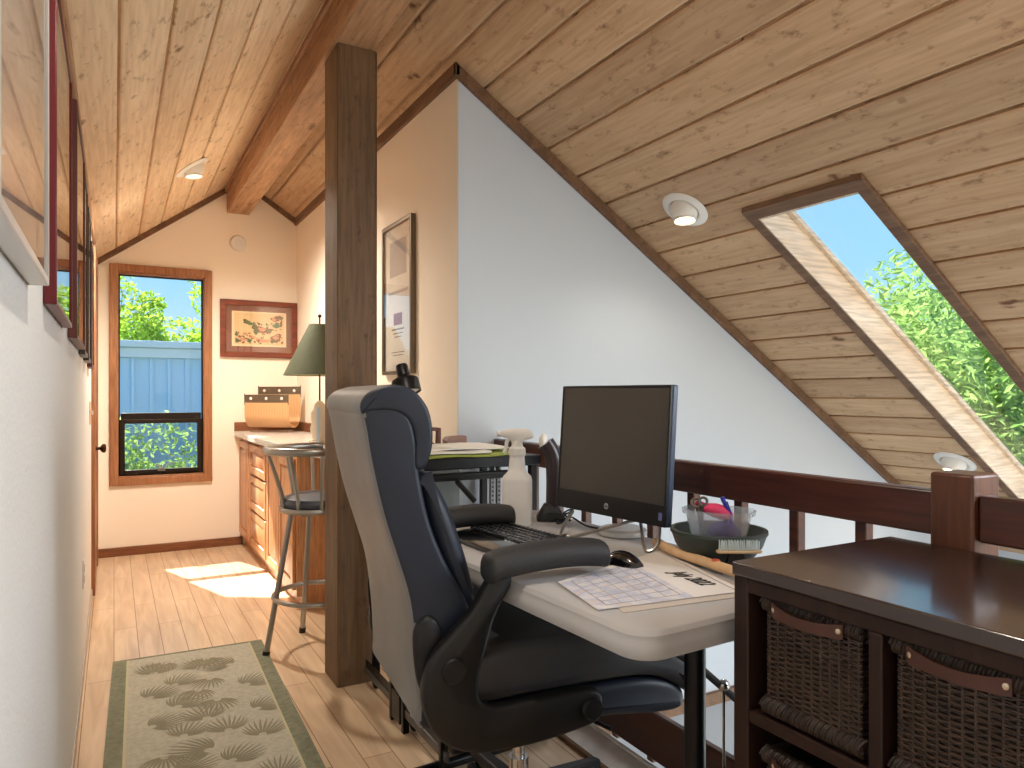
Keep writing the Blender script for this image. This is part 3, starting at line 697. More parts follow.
unit('oak cabinet with one raised-panel door against the far wall', 5.33, YF - .002, [('door', 5.36, 5.77, .10, .80)], 'd')
unit('oak cabinet with a stack of three drawers under the counter', 4.68, 5.33, [('drawer', 4.71, 5.30, .60, .80), ('drawer', 4.71, 5.30, .355, .585), ('drawer', 4.71, 5.30, .10, .34)], 'w')
unit('oak cabinet with two raised-panel doors nearest the bar stool', 3.88, 4.68, [('door', 4.295, 4.655, .10, .80), ('door', 3.91, 4.28, .10, .80)], 'd')
simple('counter_laminate', (214, 204, 196), .22, var=.06, vscale=40)
t = thing('countertop', 'pale laminate countertop with dark wooden edging above the oak cabinets', 'countertop', (1.04, 4.7, .828))
poly = [(.80, YF - .001), (.80, 4.9), (.815, 4.3), (.86, 3.9), (.90, 3.56), (XC - .001, 3.53), (XC - .001, YF - .001)]
b = MB(); b.prism(poly, 2, .828, .868); b.build('worktop', 'counter_laminate', t, bevel=.004)
b = MB(); b.box(.80, XC - .001, YF - .02, YF - .001, .868, .935); b.box(XC - .02, XC - .001, 3.53, YF - .02, .868, .935); b.build('backsplash', 'base_wood', t, bevel=.003)

# magazine rack on the counter
stripes('bamboo', (212, 168, 120), (176, 126, 80), 0, .0125, .14, .5)
t = thing('magazine_rack', 'bent bamboo magazine rack with metal rims on the counter corner', 'magazine rack', (1.03, 5.5, .868), R(-38))
def u_profile(w, h1, h2, rad, th):
    outer = [(-w / 2, h1)] + [(-w / 2 + rad - rad * math.cos(R(a)), rad - rad * math.sin(R(a))) for a in range(0, 91, 10)] + [(w / 2 - rad + rad * math.sin(R(a)), rad - rad * math.cos(R(a))) for a in range(0, 91, 10)] + [(w / 2, h2)]
    r2 = rad - th
    inner = [(-w / 2 + th, h1)] + [(-w / 2 + rad - r2 * math.cos(R(a)), rad - r2 * math.sin(R(a))) for a in range(0, 91, 10)] + [(w / 2 - rad + r2 * math.sin(R(a)), rad - r2 * math.cos(R(a))) for a in range(0, 91, 10)] + [(w / 2 - th, h2)]
    return outer, inner
o_, i_ = u_profile(.20, .19, .245, .098, .006)
b = MB(); n = len(o_)
RX0, RX1, RYC, RZ = .86, 1.20, 5.50, .902
RK = Matrix.Translation((1.03, RYC, 0)) @ Matrix.Rotation(R(-38), 4, 'Z') @ Matrix.Translation((-1.03, -RYC, 0))
vs = []
for x in (RX0, RX1):
    vs += [(x, RYC + q[0], RZ + q[1]) for q in o_] + [(x, RYC + q[0], RZ + q[1]) for q in i_]
fs = []
for k in range(n - 1):
    fs += [(k, k + 1, 2 * n + k + 1, 2 * n + k), (n + k, n + k + 1, 3 * n + k + 1, 3 * n + k), (k, k + 1, n + k + 1, n + k), (2 * n + k, 2 * n + k + 1, 3 * n + k + 1, 3 * n + k)]
fs += [(0, n, 3 * n, 2 * n), (n - 1, 2 * n - 1, 4 * n - 1, 3 * n - 1)]
b.add(vs, fs); b.xf(RK).build('sling', 'bamboo', t)
for (yy, z0, z1) in ((RYC - .1, RZ + .19, RZ + .24), (RYC + .1, RZ + .245, RZ + .30)):
    b = MB()
    b.tube([(RX0, yy, z0 - .02), (RX0, yy, z1 + .012)], .0035, 8); b.tube([(RX1, yy, z0 - .02), (RX1, yy, z1 + .012)], .0035, 8)
    b.tube([(RX0, yy, z0), (RX1, yy, z0)], .004, 8); b.tube([(RX0, yy, z1), (RX1, yy, z1)], .004, 8); b.box(RX0, RX1, yy - .0015, yy + .0015, z0, z1)
    rim = b.xf(RK).build('rim', 'frame_bronze', t)
    for k in range(3):
        b = MB(); b.sphere((RX0 + .05 + k * .12, yy - .004, (z0 + z1) / 2), .011, 8, 0, (1, .6, 1)); b.xf(RK).build('stud', 'lamp_white', rim)
for x in (RX0 + .03, RX1 - .03):
    for sg in (-1, 1):
        b = MB(); b.tube(smooth_path([(x, RYC + sg * .02, RZ + .002), (x, RYC + sg * .045, RZ - .002), (x, RYC + sg * .06, .871)]), .003, 6); b.xf(RK).build('foot', 'frame_bronze', t)

# table lamp on the counter
LX, LY = 1.05, 4.2
simple('shade_green', (72, 76, 52), .8, var=.1, vscale=30); simple('shade_lining', (216, 206, 160), .8); simple('ceramic', (222, 210, 190), .35, var=.08)
t = thing('table_lamp', 'table lamp with dark green cone shade on the counter behind the post', 'lamp', (LX, LY, .868))
b = MB(); b.lathe([(.205, 1.258), (.06, 1.555), (.057, 1.555), (.200, 1.262), (.2, 1.258)], (LX, LY, 0), 64, 0, None, True)
nf = len(b.f); b.m = [1 if 2 * 64 <= i < 3 * 64 else 0 for i in range(nf)]
b.build('lamp_shade', ['shade_green', 'shade_lining'], t)
b = MB(); b.lathe([(.06, .868), (.062, .88), (.04, .89), (.05, .92), (.056, .95), (.045, .985), (.052, 1.01), (.05, 1.04), (.035, 1.06), (.03, 1.09), (.012, 1.11), (.0005, 1.112)], (LX, LY, 0), 28); b.build('lamp_base', 'ceramic', t)
b = MB(); b.tube([(LX, LY, 1.10), (LX, LY, 1.60)], .005, 8); b.sphere((LX, LY, 1.605), .011, 8); b.tube([(LX - .058, LY, 1.552), (LX + .058, LY, 1.552)], .003, 6); b.build('stem', 'dark_brass', t)
simple('book_blue', (176, 200, 222), .6)
b = MB(); b.box(-.009, .009, -.075, .075, .868, 1.075); b.xf(Matrix.Translation((1.0, 4.03, 0)) @ Matrix.Rotation(R(-14), 4, 'Z'))
tag(b.build('upright_book', 'book_blue', bevel=.002), 'pale blue thin book standing upright on the counter beside the lamp', 'book')

# ------------------------------------------------------------------ bar stool
SXc, SYc = .815, 3.275
simple('stool_vinyl', (70, 74, 86), .45)
t = thing('bar_stool', 'chrome bar stool with round grey seat and curved back rail by the counter', 'bar stool', (SXc, SYc, 0))
ps = lambda a, r, z: (SXc + r * math.cos(R(a)), SYc + r * math.sin(R(a)), z)
b = MB(); b.lathe([(.0005, .645), (.15, .645), (.163, .652), (.168, .668), (.160, .686), (.12, .698), (.0005, .70)], (SXc, SYc, 0), 48); b.build('seat_cushion', 'stool_vinyl', t)
b = MB(); b.lathe([(.14, .625), (.172, .625), (.176, .635), (.172, .648), (.14, .648)], (SXc, SYc, 0), 48, 0, None, True); b.box(SXc - .10, SXc + .10, SYc - .10, SYc + .10, .615, .63); b.build('seat_ring', 'brushed', t)
for a in (185, 95, 5, 275):
    b = MB(); b.tube([ps(a, .125, .625), ps(a, .235, .012)], .0125, 12); lg = b.build('leg', 'brushed', t)
    b = MB(); b.tube([ps(a, .2325, .026), ps(a, .237, 0)], .016, 12); b.build('foot_cap', 'rubber', lg)
b = MB(); b.tube([ps(a, .196, .245) for a in range(0, 360, 6)], .011, 10, 0, True); b.build('foot_ring', 'brushed', t)
b = MB(); arc = range(70, 311, 6); rr = lambda a: .205 + .03 * max(0, math.cos(R(a - 190)))
rings = []
for a in arc:
    c = Vector(ps(a, rr(a), .90)); out = Vector((math.cos(R(a)), math.sin(R(a)), 0)); hh = .017; ww = .011
    rings.append([c + out * (ww * math.cos(q)) + Vector((0, 0, 1)) * (hh * math.sin(q)) for q in [2 * math.pi * k / 12 for k in range(12)]])
b.loft(rings); b.build('back_rail', 'brushed', t)
for a in (85, 120, 155, 190, 225, 260, 295):
    b = MB(); b.tube(smooth_path([ps(a, .165, .64), ps(a, .170, .70), ps(a, (rr(a) + .165) / 2 + .005, .81), ps(a, rr(a), .895)], 5), .0085, 8); b.build('spindle', 'brushed', t)

# ------------------------------------------------------------------ office chair
simple('leather_navy', (25, 33, 48), .46, bump=(40, .12, .003), var=.12, vscale=7)
simple('leather_sheen', (128, 127, 126), .5, bump=(40, .12, .003), var=.12, vscale=7)  # paler leather copy, light on the chair's rear put into its colour
simple('leather_black', (58, 60, 64), .44, bump=(40, .12, .003), var=.15, vscale=6)
simple('pad_black', (40, 40, 42), .62, bump=(160, .3, .002), var=.12, vscale=9)
simple('chair_plastic', (8, 8, 9), .5)
CH_O = Vector((.446, 1.434, 0)); CH_A = -math.atan2(.115, .993)
ch = thing('office_chair', 'large navy and black leather office chair pulled up to the folding table', 'office chair', CH_O, CH_A)
CW = .48
def catmull(poly, k=5):
    return [(p.x, p.y) for p in smooth_path([(q[0], q[1], 0) for q in poly], k, True)]
def inset(poly, d):
    n = len(poly); out = []
    area_ = sum(poly[i][0] * poly[(i + 1) % n][1] - poly[(i + 1) % n][0] * poly[i][1] for i in range(n))
    sg = 1 if area_ > 0 else -1
    for i in range(n):
        a = Vector(poly[i - 1]); c = Vector(poly[(i + 1) % n]); t_ = (c - a).normalized(); nn = Vector((-t_.y, t_.x)) * sg
        p = Vector(poly[i]) + nn * d; out.append((p.x, p.y))
    return out
def cushion(name, poly, t0, t1, r, mat, parent, k=5, crown=0, local=True, steps=5):
    """side profile (s, z) swept across the chair from t0 to t1 with rounded edges"""
    p = catmull(poly, k); b = MB(); rings = []
    for i in range(steps + 1):
        a = R(90 * i / steps); rings.append((t0 + r * (1 - math.sin(a)), r * (1 - math.cos(a))))
    rings = [(t0 + r * (1 - math.cos(R(90 * i / steps))), r * (1 - math.sin(R(90 * i / steps)))) for i in range(steps + 1)]
    mid = [(t0 + r + (t1 - t0 - 2 * r) * j / 8, -crown * math.sin(math.pi * j / 8)) for j in range(1, 8)]
    end = [(t1 - (q[0] - t0), q[1]) for q in rings[::-1]]
    allr = [[(x, t, z) for (x, z) in inset(p, d)] for (t, d) in rings + mid + end]
    b.loft(allr); return b
# backrest shell: sides navy, rear face greyed with window sheen put into its colour
body = [(.0, 1.122), (.005, 1.07), (.017, 1.0), (.04, .90), (.071, .80), (.095, .717), (.109, .61), (.116, .50), (.118, .445), (.16, .43), (.235, .45), (.245, .56), (.235, .68), (.178, .793), (.143, .884), (.122, .985), (.117, 1.05), (.10, 1.105), (.05, 1.13)]
b = cushion('backrest', body, 0, CW, .014, None, ch, 4)
o = b.build('backrest', ['leather_navy', 'leather_sheen'], ch, local=True, smooth=60)
for p in o.data.polygons:
    c = p.center
    if p.normal.x < -.45 and c.z < 1.14: p.material_index = 1
tag(o, 'backrest with sheen coloured into the rear face')
# rolled headrest over the top and front
head = [(-.002, 1.108), (-.006, 1.130), (.006, 1.150), (.03, 1.163), (.065, 1.170), (.108, 1.158), (.138, 1.122), (.149, 1.08), (.149, 1.04), (.140, 1.006), (.126, .990), (.110, .998), (.112, 1.05), (.10, 1.09), (.07, 1.112), (.02, 1.114)]
b = cushion('headrest', head, -.003, CW + .003, .009, None, ch, 4)
o = b.build('headrest', ['leather_navy', 'leather_sheen'], ch, local=True, smooth=60)
for p in o.data.polygons:
    if p.center.x < .06 and abs(p.normal.y) < .5: p.material_index = 1  # rear of the roll carries the same coloured-in sheen
lumb = [(.125, .985), (.15, .978), (.175, .945), (.205, .88), (.236, .79), (.258, .70), (.265, .62), (.255, .56), (.235, .56), (.225, .66), (.178, .79), (.146, .884), (.128, .96)]
b = cushion('lumbar_cushion', lumb, .02, CW - .02, .03, None, ch, 4, .01); b.build('lumbar_cushion', 'leather_navy', ch, local=True, smooth=60)
seat = [(.235, .475), (.24, .56), (.30, .590), (.42, .597), (.52, .590), (.64, .572), (.75, .535), (.815, .49), (.838, .445), (.826, .400), (.80, .415), (.70, .462), (.52, .470), (.35, .468)]
b = cushion('seat_cushion', seat, -.005, CW + .005, .03, None, ch, 4, .012); b.build('seat_cushion', 'leather_black', ch, local=True, smooth=60)
low = [(.18, .455), (.20, .395), (.30, .380), (.45, .378), (.58, .380), (.70, .366), (.785, .364), (.806, .39), (.785, .428), (.70, .457), (.52, .466), (.35, .464)]
b = cushion('seat_base', low, .005, CW - .005, .025, None, ch, 4); b.build('seat_base', 'leather_navy', ch, local=True, smooth=60)
# back-to-side hinge covers and armrests
arm = [(.535, .452), (.528, .415), (.50, .402), (.40, .388), (.30, .384), (.21, .395), (.15, .432), (.118, .50), (.118, .56), (.135, .604), (.18, .650), (.225, .695), (.25, .735), (.27, .758), (.308, .758), (.309, .735), (.287, .700), (.268, .66), (.250, .60), (.236, .553), (.236, .51), (.26, .485), (.31, .478), (.42, .484), (.505, .482), (.53, .470)]
for sgn, t0 in ((-1, -.012), (1, CW + .012)):
    p = catmull(arm, 3); tt = sorted((t0, t0 + sgn * .042)); b = MB(); r = .009; rg = []
    for (tq, d) in ((tt[0], r), (tt[0] + .003, .003), (tt[0] + r, 0), (tt[1] - r, 0), (tt[1] - .003, .003), (tt[1], r)): rg.append([(x, tq, z) for (x, z) in inset(p, d)])
    b.loft(rg)
    tc_ = t0 + sgn * .044
    b.lathe([(.0005, -.008), (.024, -.008), (.027, -.002), (.025, .001), (.0005, .001)], (.178, tc_, .575), 28, 0, Matrix.Rotation(R(90) * -sgn * -1, 3, 'X'))
    b.lathe([(.0005, -.008), (.022, -.008), (.026, 0), (.022, .003), (.0005, .004)], (.505, tc_, .442), 24, 0, Matrix.Rotation(R(90) * sgn, 3, 'X'))
    a_ = b.build('armrest', 'chair_plastic', ch, local=True, smooth=50)
    b = MB(); tm = t0 + sgn * .022; rings = []
    path = smooth_path([(.252, 0, .766), (.268, 0, .774), (.30, 0, .782), (.38, 0, .790), (.45, 0, .792), (.51, 0, .788), (.535, 0, .784), (.543, 0, .782)], 4)
    nP = len(path)
    for i, q in enumerate(path):
        u = i / (nP - 1); s_ = max(.12, math.sin(math.acos(max(-1, min(1, 1 - 2 * min(1, max(0, (u * .9 + .05))))))) ** .35)
        s_ = min(1, (min(u, 1 - u) / .12 + .06) ** .5)
        hw, hh = .046 * s_, .033 * s_
        rings.append([(q.x, tm + hw * (abs(math.cos(a)) ** .8) * (1 if math.cos(a) > 0 else -1), q.z + (hh if math.sin(a) > 0 else .028 * s_) * (abs(math.sin(a)) ** .8) * (1 if math.sin(a) > 0 else -1)) for a in [2 * math.pi * k / 16 for k in range(16)]])
    b.loft(rings); b.build('arm_pad', 'pad_black', a_, local=True, smooth=60)
    b = MB()
    cov = catmull([(.105, .62), (.11, .66), (.135, .68), (.16, .665), (.175, .61), (.17, .53), (.14, .50), (.115, .54)], 4)
    t1_ = 0 if sgn < 0 else CW
    b.loft([[(x, t1_, z) for x, z in cov], [(x, t1_ + sgn * .012, z) for x, z in inset(cov, .003)], [(x, t1_ + sgn * .016, z) for x, z in inset(cov, .008)]]); b.build('hinge_cover', 'chair_plastic', ch, local=True, smooth=50)
cs, ct = .45, .24
b = MB(); b.box(cs - .12, cs + .12, ct - .09, ct + .09, .345, .382); b.box(cs - .05, cs + .05, ct - .05, ct + .05, .325, .35); b.build('tilt_mechanism', 'black_metal', ch, local=True, bevel=.006)
b = MB(); b.tube([(cs + .06, ct - .06, .355), (cs + .13, ct - .16, .345), (cs + .16, ct - .2, .335)], .005, 8); b.build('height_lever', 'black_metal', ch, local=True); b = MB(); b.tube([(cs - .06, ct + .06, .355), (cs - .02, ct + .2, .345)], .005, 8); b.build('tension_lever', 'black_metal', ch, local=True)
b = MB(); b.tube([(cs, ct, .335), (cs, ct, .17)], .0165, 20); b.tube([(cs, ct, .21), (cs, ct, .08)], .026, 20, 0); b.build('gas_lift', 'chrome', ch, local=True)
b = MB(); b.lathe([(.045, .07), (.05, .075), (.05, .13), (.035, .145), (.0005, .146)], (cs, ct, 0), 28); b.build('base_hub', 'chair_plastic', ch, local=True)
for k in range(5):
    a = R(20 + 72 * k); d = Vector((math.cos(a), math.sin(a), 0)); c = Vector((cs, ct, 0))
    b = MB(); n_ = Vector((-d.y, d.x, 0)); rings = []
    for (u, hw, z0, z1) in ((.03, .03, .075, .14), (.14, .026, .085, .125), (.25, .022, .082, .108), (.30, .02, .078, .10), (.315, .012, .08, .095)):
        q = c + d * u; rings.append([q + n_ * hw + Vector((0, 0, z0)), q - n_ * hw + Vector((0, 0, z0)), q - n_ * hw * .7 + Vector((0, 0, z1)), q + n_ * hw * .7 + Vector((0, 0, z1))])
    b.loft(rings); lg = b.build('base_leg', 'chair_plastic', ch, local=True, bevel=.004)
    b = MB(); q = c + d * .295
    for sg in (-1, 1):
        rot = Matrix.Rotation(R(90), 3, 'Y'); rz_ = Matrix.Rotation(a + R(90), 3, 'Z') @ Matrix.Rotation(R(90), 3, 'X')
        b.lathe([(.0005, -.009), (.022, -.009), (.027, -.005), (.027, .005), (.022, .009), (.0005, .009)], q + d * .0 + n_ * sg * .014 + Vector((0, 0, .028)), 20, 0, Matrix.Rotation(a, 3, 'Z') @ Matrix.Rotation(R(90), 3, 'X'))
    b.tube([q + Vector((0, 0, .028)), q + Vector((0, 0, .09))], .006, 8); b.box(0, 0, 0, 0, 0, 0) if False else None
    b.build('caster', 'chair_plastic', lg, local=True)

# ------------------------------------------------------------------ folding table
TA = R(3); TO = Vector((.778, .95, 0)); TW, TL = .60, 1.22
simple('table_plastic', (182, 180, 180), .55, bump=(220, .15, .001), var=.03)
tb = thing('folding_table', 'off-white plastic folding table standing along the railing', 'table', TO, TA)
def rounded_rect(x0, x1, y0, y1, r, n=6):
    out = []
    for (cx, cy, a0) in ((x1 - r, y1 - r, 0), (x0 + r, y1 - r, 90), (x0 + r, y0 + r, 180), (x1 - r, y0 + r, 270)):
        for i in range(n + 1): out.append((cx + r * math.cos(R(a0 + 90 * i / n)), cy + r * math.sin(R(a0 + 90 * i / n))))
    return out
b = MB(); rings = []
for (d, z) in ((.012, .686), (.003, .690), (0, .697), (0, .715), (.004, .722), (.004, .731), (.010, .739), (.016, .741)):
    rings.append([(x, y, z) for x, y in rounded_rect(d, TW - d, d, TL - d, max(.06 - d, .01), 8)])
b.loft(rings); b.build('tabletop', 'table_plastic', tb, local=True, smooth=30)
for (ly, nm) in ((.165, 0), (TL - .165, 1)):
    xc = .30
    b = MB(); b.tube([(xc, ly, .688), (xc, ly, .03)], .0225, 20); b.tube([(.06, ly, .018), (.54, ly, .018)], .016, 12); b.tube([(.08, ly, .675), (.52, ly, .675)], .013, 10)
    lg = b.build('leg', 'black_metal', tb, local=True)
    b = MB(); b.tube([(xc - .13, ly + (.10 if nm == 0 else -.10), .683), (xc + .15, ly + (.12 if nm == 0 else -.12), .50), (xc + .29, ly + (.12 if nm == 0 else -.12), .385)], .009, 10); b.build('brace', 'black_metal', lg, local=True)
    b = MB(); b.sphere((xc + .215, ly + (.112 if nm == 0 else -.112), .452), .014, 8); b.tube([(xc + .215, ly + (.112 if nm == 0 else -.112), .45), (xc + .19, ly + .09 * (1 if nm == 0 else -1), .25)], .0035, 6); b.build('brace_hinge', 'chrome', lg, local=True)
TZ = .7415

# ------------------------------------------------------------------ things on the table
# keyboard
kb = thing('keyboard', 'black computer keyboard on the folding table in front of the monitor', 'keyboard', (.962, 1.66, TZ), R(-85))
simple('key_black', (18, 18, 20), .3, coat=.2); simple('gloss_black', (10, 10, 12), .15, coat=.5)
# local x along the length, y away from the chair side
KL, KD = .44, .16
b = MB(); out = catmull([(-.22, .085), (-.11, .088), (0, .089), (.11, .088), (.22, .085), (.232, .06), (.228, 0), (.222, -.07), (.20, -.105), (.11, -.125), (0, -.13), (-.11, -.125), (-.20, -.105), (-.222, -.07), (-.228, 0), (-.232, .06)], 3)
def kz(y): return .012 + .012 * (y + .13) / .22
b.loft([[(x, y, .002) for x, y in inset(out, .003)], [(x, y, .006) for x, y in out], [(x, y, kz(y)) for x, y in out], [(x, y, kz(y) + .002) for x, y in inset(out, .004)]])
for (fx, fy) in ((-.18, .07), (.18, .07), (-.18, -.09), (.18, -.09)): b.box(fx - .015, fx + .015, fy - .006, fy + .006, 0, .003)
b.build('body', 'gloss_black', kb, local=True, smooth=40)
km = bpy.data.meshes.new('key'); kk = MB(); kk.loft([[(x, y, 0) for x, y in ((-.0082, -.0082), (.0082, -.0082), (.0082, .0082), (-.0082, .0082))], [(x, y, .006) for x, y in ((-.0066, -.006), (.0066, -.006), (.0066, .0072), (-.0066, .0072))]])
first = None
for r_ in range(6):
    for c_ in range(22):
        x = -.21 + c_ * .0199; y = .068 - r_ * .0195 - (.004 if r_ else 0)
        if c_ in (15, 19) or (r_ == 5 and 4 <= c_ <= 8) or (r_ in (3,) and 16 <= c_ <= 18): continue
        if (r_ * 22 + c_) % 4 == 3 and False: continue
        if first is None:
            first = kk.build('key', 'key_black', kb, local=True, bevel=.0008); k_ = first
        else: k_ = dup(first, kb)
        k_.location = (x, y, kz(y) + .002)
nk = [o for o in kb.children if o.name.startswith('key')]
b = MB(); b.box(-.21 + 4 * .0199 - .008, -.21 + 8 * .0199 + .008, -.0415, -.0255, kz(-.03), kz(-.03) + .008); b.build('space_bar', 'key_black', kb, local=True, bevel=.001)
# mouse
b = MB(); ms = []
for i in range(9):
    u = i / 8; w = .03 * math.sin(math.pi * (.1 + .8 * u)) ** .5; h = .034 * math.sin(math.pi * (.12 + .76 * u)) ** .8; x = -.05 + .1 * u
    ms.append([(x, w * math.cos(R(a)), max(0, h * math.sin(R(a))) + .001) for a in range(0, 181, 15)] + [(x, 0, .001)])
b.loft(ms); b.xf(Matrix.Translation((1.062, 1.365, TZ)) @ Matrix.Rotation(R(100), 4, 'Z'))
mo = b.build('computer_mouse', 'gloss_black'); tag(mo, 'black computer mouse on the table past the near armrest', 'mouse')
# monitor
MA = math.atan2(-.10, -.995); MP = Vector((1.205, 1.62, TZ))
simple('screen_dark', (66, 62, 58), .3, spec=.5); simple('bezel_black', (20, 20, 22), .45); simple('monitor_edge', (52, 66, 88), .35)  # room reflection put into the screen colour, bluish light into the edge colour
TILT = Matrix.Translation((0, 0, .068)) @ Matrix.Rotation(R(4), 4, 'X') @ Matrix.Translation((0, 0, -.068))
mn = thing('computer_monitor', 'black flat computer monitor on bent wire stand facing the chair', 'monitor', MP, R(90 + 5.8))
# local: x across the screen, -y is the viewing side after the turn; screen faces local +y
Z0, Z1, HWm = .068, .434, .222
b = MB(); b.box(-HWm, HWm, -.02, 0, Z0, Z1); b.box(-HWm * .6, HWm * .6, -.045, -.02, Z0 + .06, Z1 - .10); b.xf(TILT).build('housing', 'monitor_edge', mn, local=True, bevel=.004)
b = MB(); b.box(-HWm + .002, HWm - .002, 0, .006, Z0, Z0 + .055); b.box(-HWm + .002, -HWm + .008, 0, .006, Z0 + .055, Z1 - .002); b.box(HWm - .008, HWm - .002, 0, .006, Z0 + .055, Z1 - .002); b.box(-HWm + .008, HWm - .008, 0, .006, Z1 - .008, Z1 - .002); b.xf(TILT).build('bezel', 'bezel_black', mn, local=True, bevel=.001)
b = MB(); b.box(-HWm + .008, HWm - .008, 0, .004, Z0 + .055, Z1 - .008); b.xf(TILT).build('screen', 'screen_dark', mn, local=True)
simple('emblem_light', (168, 170, 172), .4)
b = MB(); b.lathe([(.0005, 0), (.0085, 0), (.0085, .0008), (.0005, .0008)], (0, .006, Z0 + .027), 24, 0, Matrix.Rotation(R(-90), 3, 'X'))
em = b.xf(TILT).build('emblem', 'emblem_light', mn, local=True)
def text_mesh(body, size, shear, mat_name, name, parent, mtx, extrude=.0004):
    cu = bpy.data.curves.new(name + '_curve', 'FONT'); cu.body = body; cu.size = size; cu.shear = shear; cu.extrude = extrude; cu.offset = .0002 if size > .02 else 0; cu.align_x = 'CENTER'; cu.align_y = 'CENTER'
    tmp = bpy.data.objects.new('tmp', cu); COL.objects.link(tmp)
    dg = bpy.context.evaluated_depsgraph_get(); me = bpy.data.meshes.new_from_object(tmp.evaluated_get(dg))
    bpy.data.objects.remove(tmp); bpy.data.curves.remove(cu)
    me.transform(mtx); o = bpy.data.objects.new(name, me); COL.objects.link(o); o.parent = parent
    me.materials.clear(); me.materials.append(M[mat_name]); return o
text_mesh('hp', .0125, .25, 'bezel_black', 'lettering', em, TILT @ Matrix.Translation((0, .0072, Z0 + .0275)) @ Matrix.Rotation(R(180), 4, 'Z') @ Matrix.Rotation(R(90), 4, 'X'))
simple('sticker', (96, 104, 150), .5)
b = MB(); b.box(-HWm + .012, -HWm + .024, .006, .0066, Z0 + .016, Z0 + .036); b.xf(TILT).build('sticker', 'sticker', mn, local=True)
b = MB()
wr = [(-.19, -.01, .075), (-.19, -.004, .03), (-.185, .01, .008), (-.165, .02, .008), (-.10, -.03, .06), (-.085, -.03, .066), (.06, .06, .009), (.09, .075, .008), (.12, .07, .008), (.165, -.02, .075)]
b.tube(smooth_path(wr, 5), .0045, 8); b.tube([(-.19, -.012, .075), (.165, -.022, .075)], .004, 8); b.build('wire_stand', 'brushed', mn, local=True)
b = MB(); b.lathe([(.0005, 0), (.065, 0), (.07, .004), (.07, .016), (.062, .022), (.0005, .024)], (1.29, 1.66, TZ), 40)
tag(b.build('flat_puck', 'frame_silver'), 'flat round grey disc on the table behind the monitor', 'disc')
# spray bottle
sp = thing('spray_bottle', 'white translucent spray bottle with trigger standing on the table end', 'spray bottle', (1.105, 1.955, TZ), R(-31))
simple('bottle_white', (236, 236, 236), .4); simple('trigger_white', (230, 229, 226), .45)
def rrect_ring(hx, hy, r, z, n=5): return [(x, y, z) for x, y in rounded_rect(-hx, hx, -hy, hy, r, n)]
b = MB(); b.loft([rrect_ring(.044, .033, .02, 0), rrect_ring(.047, .036, .022, .006), rrect_ring(.0475, .0365, .022, .07), rrect_ring(.047, .036, .022, .138), rrect_ring(.044, .035, .022, .150), rrect_ring(.030, .027, .022, .165), rrect_ring(.026, .025, .022, .18), rrect_ring(.0245, .0245, .0235, .20), rrect_ring(.023, .023, .022, .222)])
b.build('bottle', 'bottle_white', sp, local=True, smooth=50)
b = MB(); b.lathe([(.026, .215), (.027, .222), (.026, .238), (.018, .245), (.016, .262), (.0005, .263)], (0, 0, 0), 28); b.build('collar', 'trigger_white', sp, local=True)
b = MB(); hd = catmull([(-.05, .276), (-.05, .292), (-.035, .298), (.0, .30), (.035, .296), (.048, .284), (.05, .272), (.02, .262), (.015, .255), (-.015, .255), (-.022, .268)], 3)
b.loft([[(x, -.013, z) for x, z in inset(hd, .005)], [(x, -.009, z) for x, z in hd], [(x, .009, z) for x, z in hd], [(x, .013, z) for x, z in inset(hd, .005)]])
b.lathe([(.0005, 0), (.009, 0), (.009, .012), (.006, .014), (.0005, .014)], (-.05, 0, .284), 16, 0, Matrix.Rotation(R(-90), 3, 'Y')); b.build('spray_head', 'trigger_white', sp, local=True, smooth=45)
b = MB(); b.tube(smooth_path([(-.026, 0, .272), (-.033, 0, .255), (-.035, 0, .238), (-.042, 0, .222)], 4), [.006] * 12 + [.005], 8); b.build('trigger', 'trigger_white', sp, local=True)
# handset scanner on its stand
simple('maroon_black', (40, 26, 26), .35, coat=.3)
sc = thing('handheld_scanner', 'dark handheld scanner with white head standing upright behind the spray bottle', 'scanner', (1.235, 1.965, TZ), R(-28))
b = MB(); pth = smooth_path([(.008, 0, .0), (.01, 0, .06), (.012, 0, .13), (.01, 0, .19), (0, 0, .225), (-.016, 0, .25)], 4); rings = []
for i, q in enumerate(pth):
    u = i / (len(pth) - 1); w = .024 + .005 * u; d = .024; tang = (pth[min(i + 1, len(pth) - 1)] - pth[max(i - 1, 0)]).normalized(); nn = Vector((tang.z, 0, -tang.x))
    rings.append([q + nn * (w * math.cos(a)) + Vector((0, 1, 0)) * (d * math.sin(a)) for a in [2 * math.pi * k / 16 for k in range(16)]])
b.loft(rings); b.build('handle', 'maroon_black', sc, local=True, smooth=60)
b = MB(); q = pth[-1]; b.sphere((q.x - .006, 0, q.z + .004), .026, 10, 0, (.62, .9, 1)); b.xf(Matrix.Identity(4)); b.build('scanner_head', 'white_plastic', sc, local=True)
b = MB(); b.loft([rrect_ring(.045, .035, .02, 0), rrect_ring(.045, .035, .02, .015), rrect_ring(.03, .025, .018, .04), rrect_ring(.022, .022, .02, .055)]); b.build('stand', 'black_plastic', sc, local=True, smooth=50)
b = MB(); cp = []
for k in range(40):
    a = k * .62; cp.append((1.205 + .045 * math.cos(a) + k * .0009, 1.885 + .032 * math.sin(a * 1.07) - k * .0006, TZ + .006 + .014 * (1 + math.sin(a * .7)) + k * .0003))
cp += [(1.26, 1.80, TZ + .006), (1.28, 1.74, TZ + .005), (1.30, 1.72, TZ + .005)]
b.tube(smooth_path(cp, 3), .003, 6); tag(b.build('cable_coil', 'rubber'), 'tangled black cable on the table between scanner and monitor', 'cable')
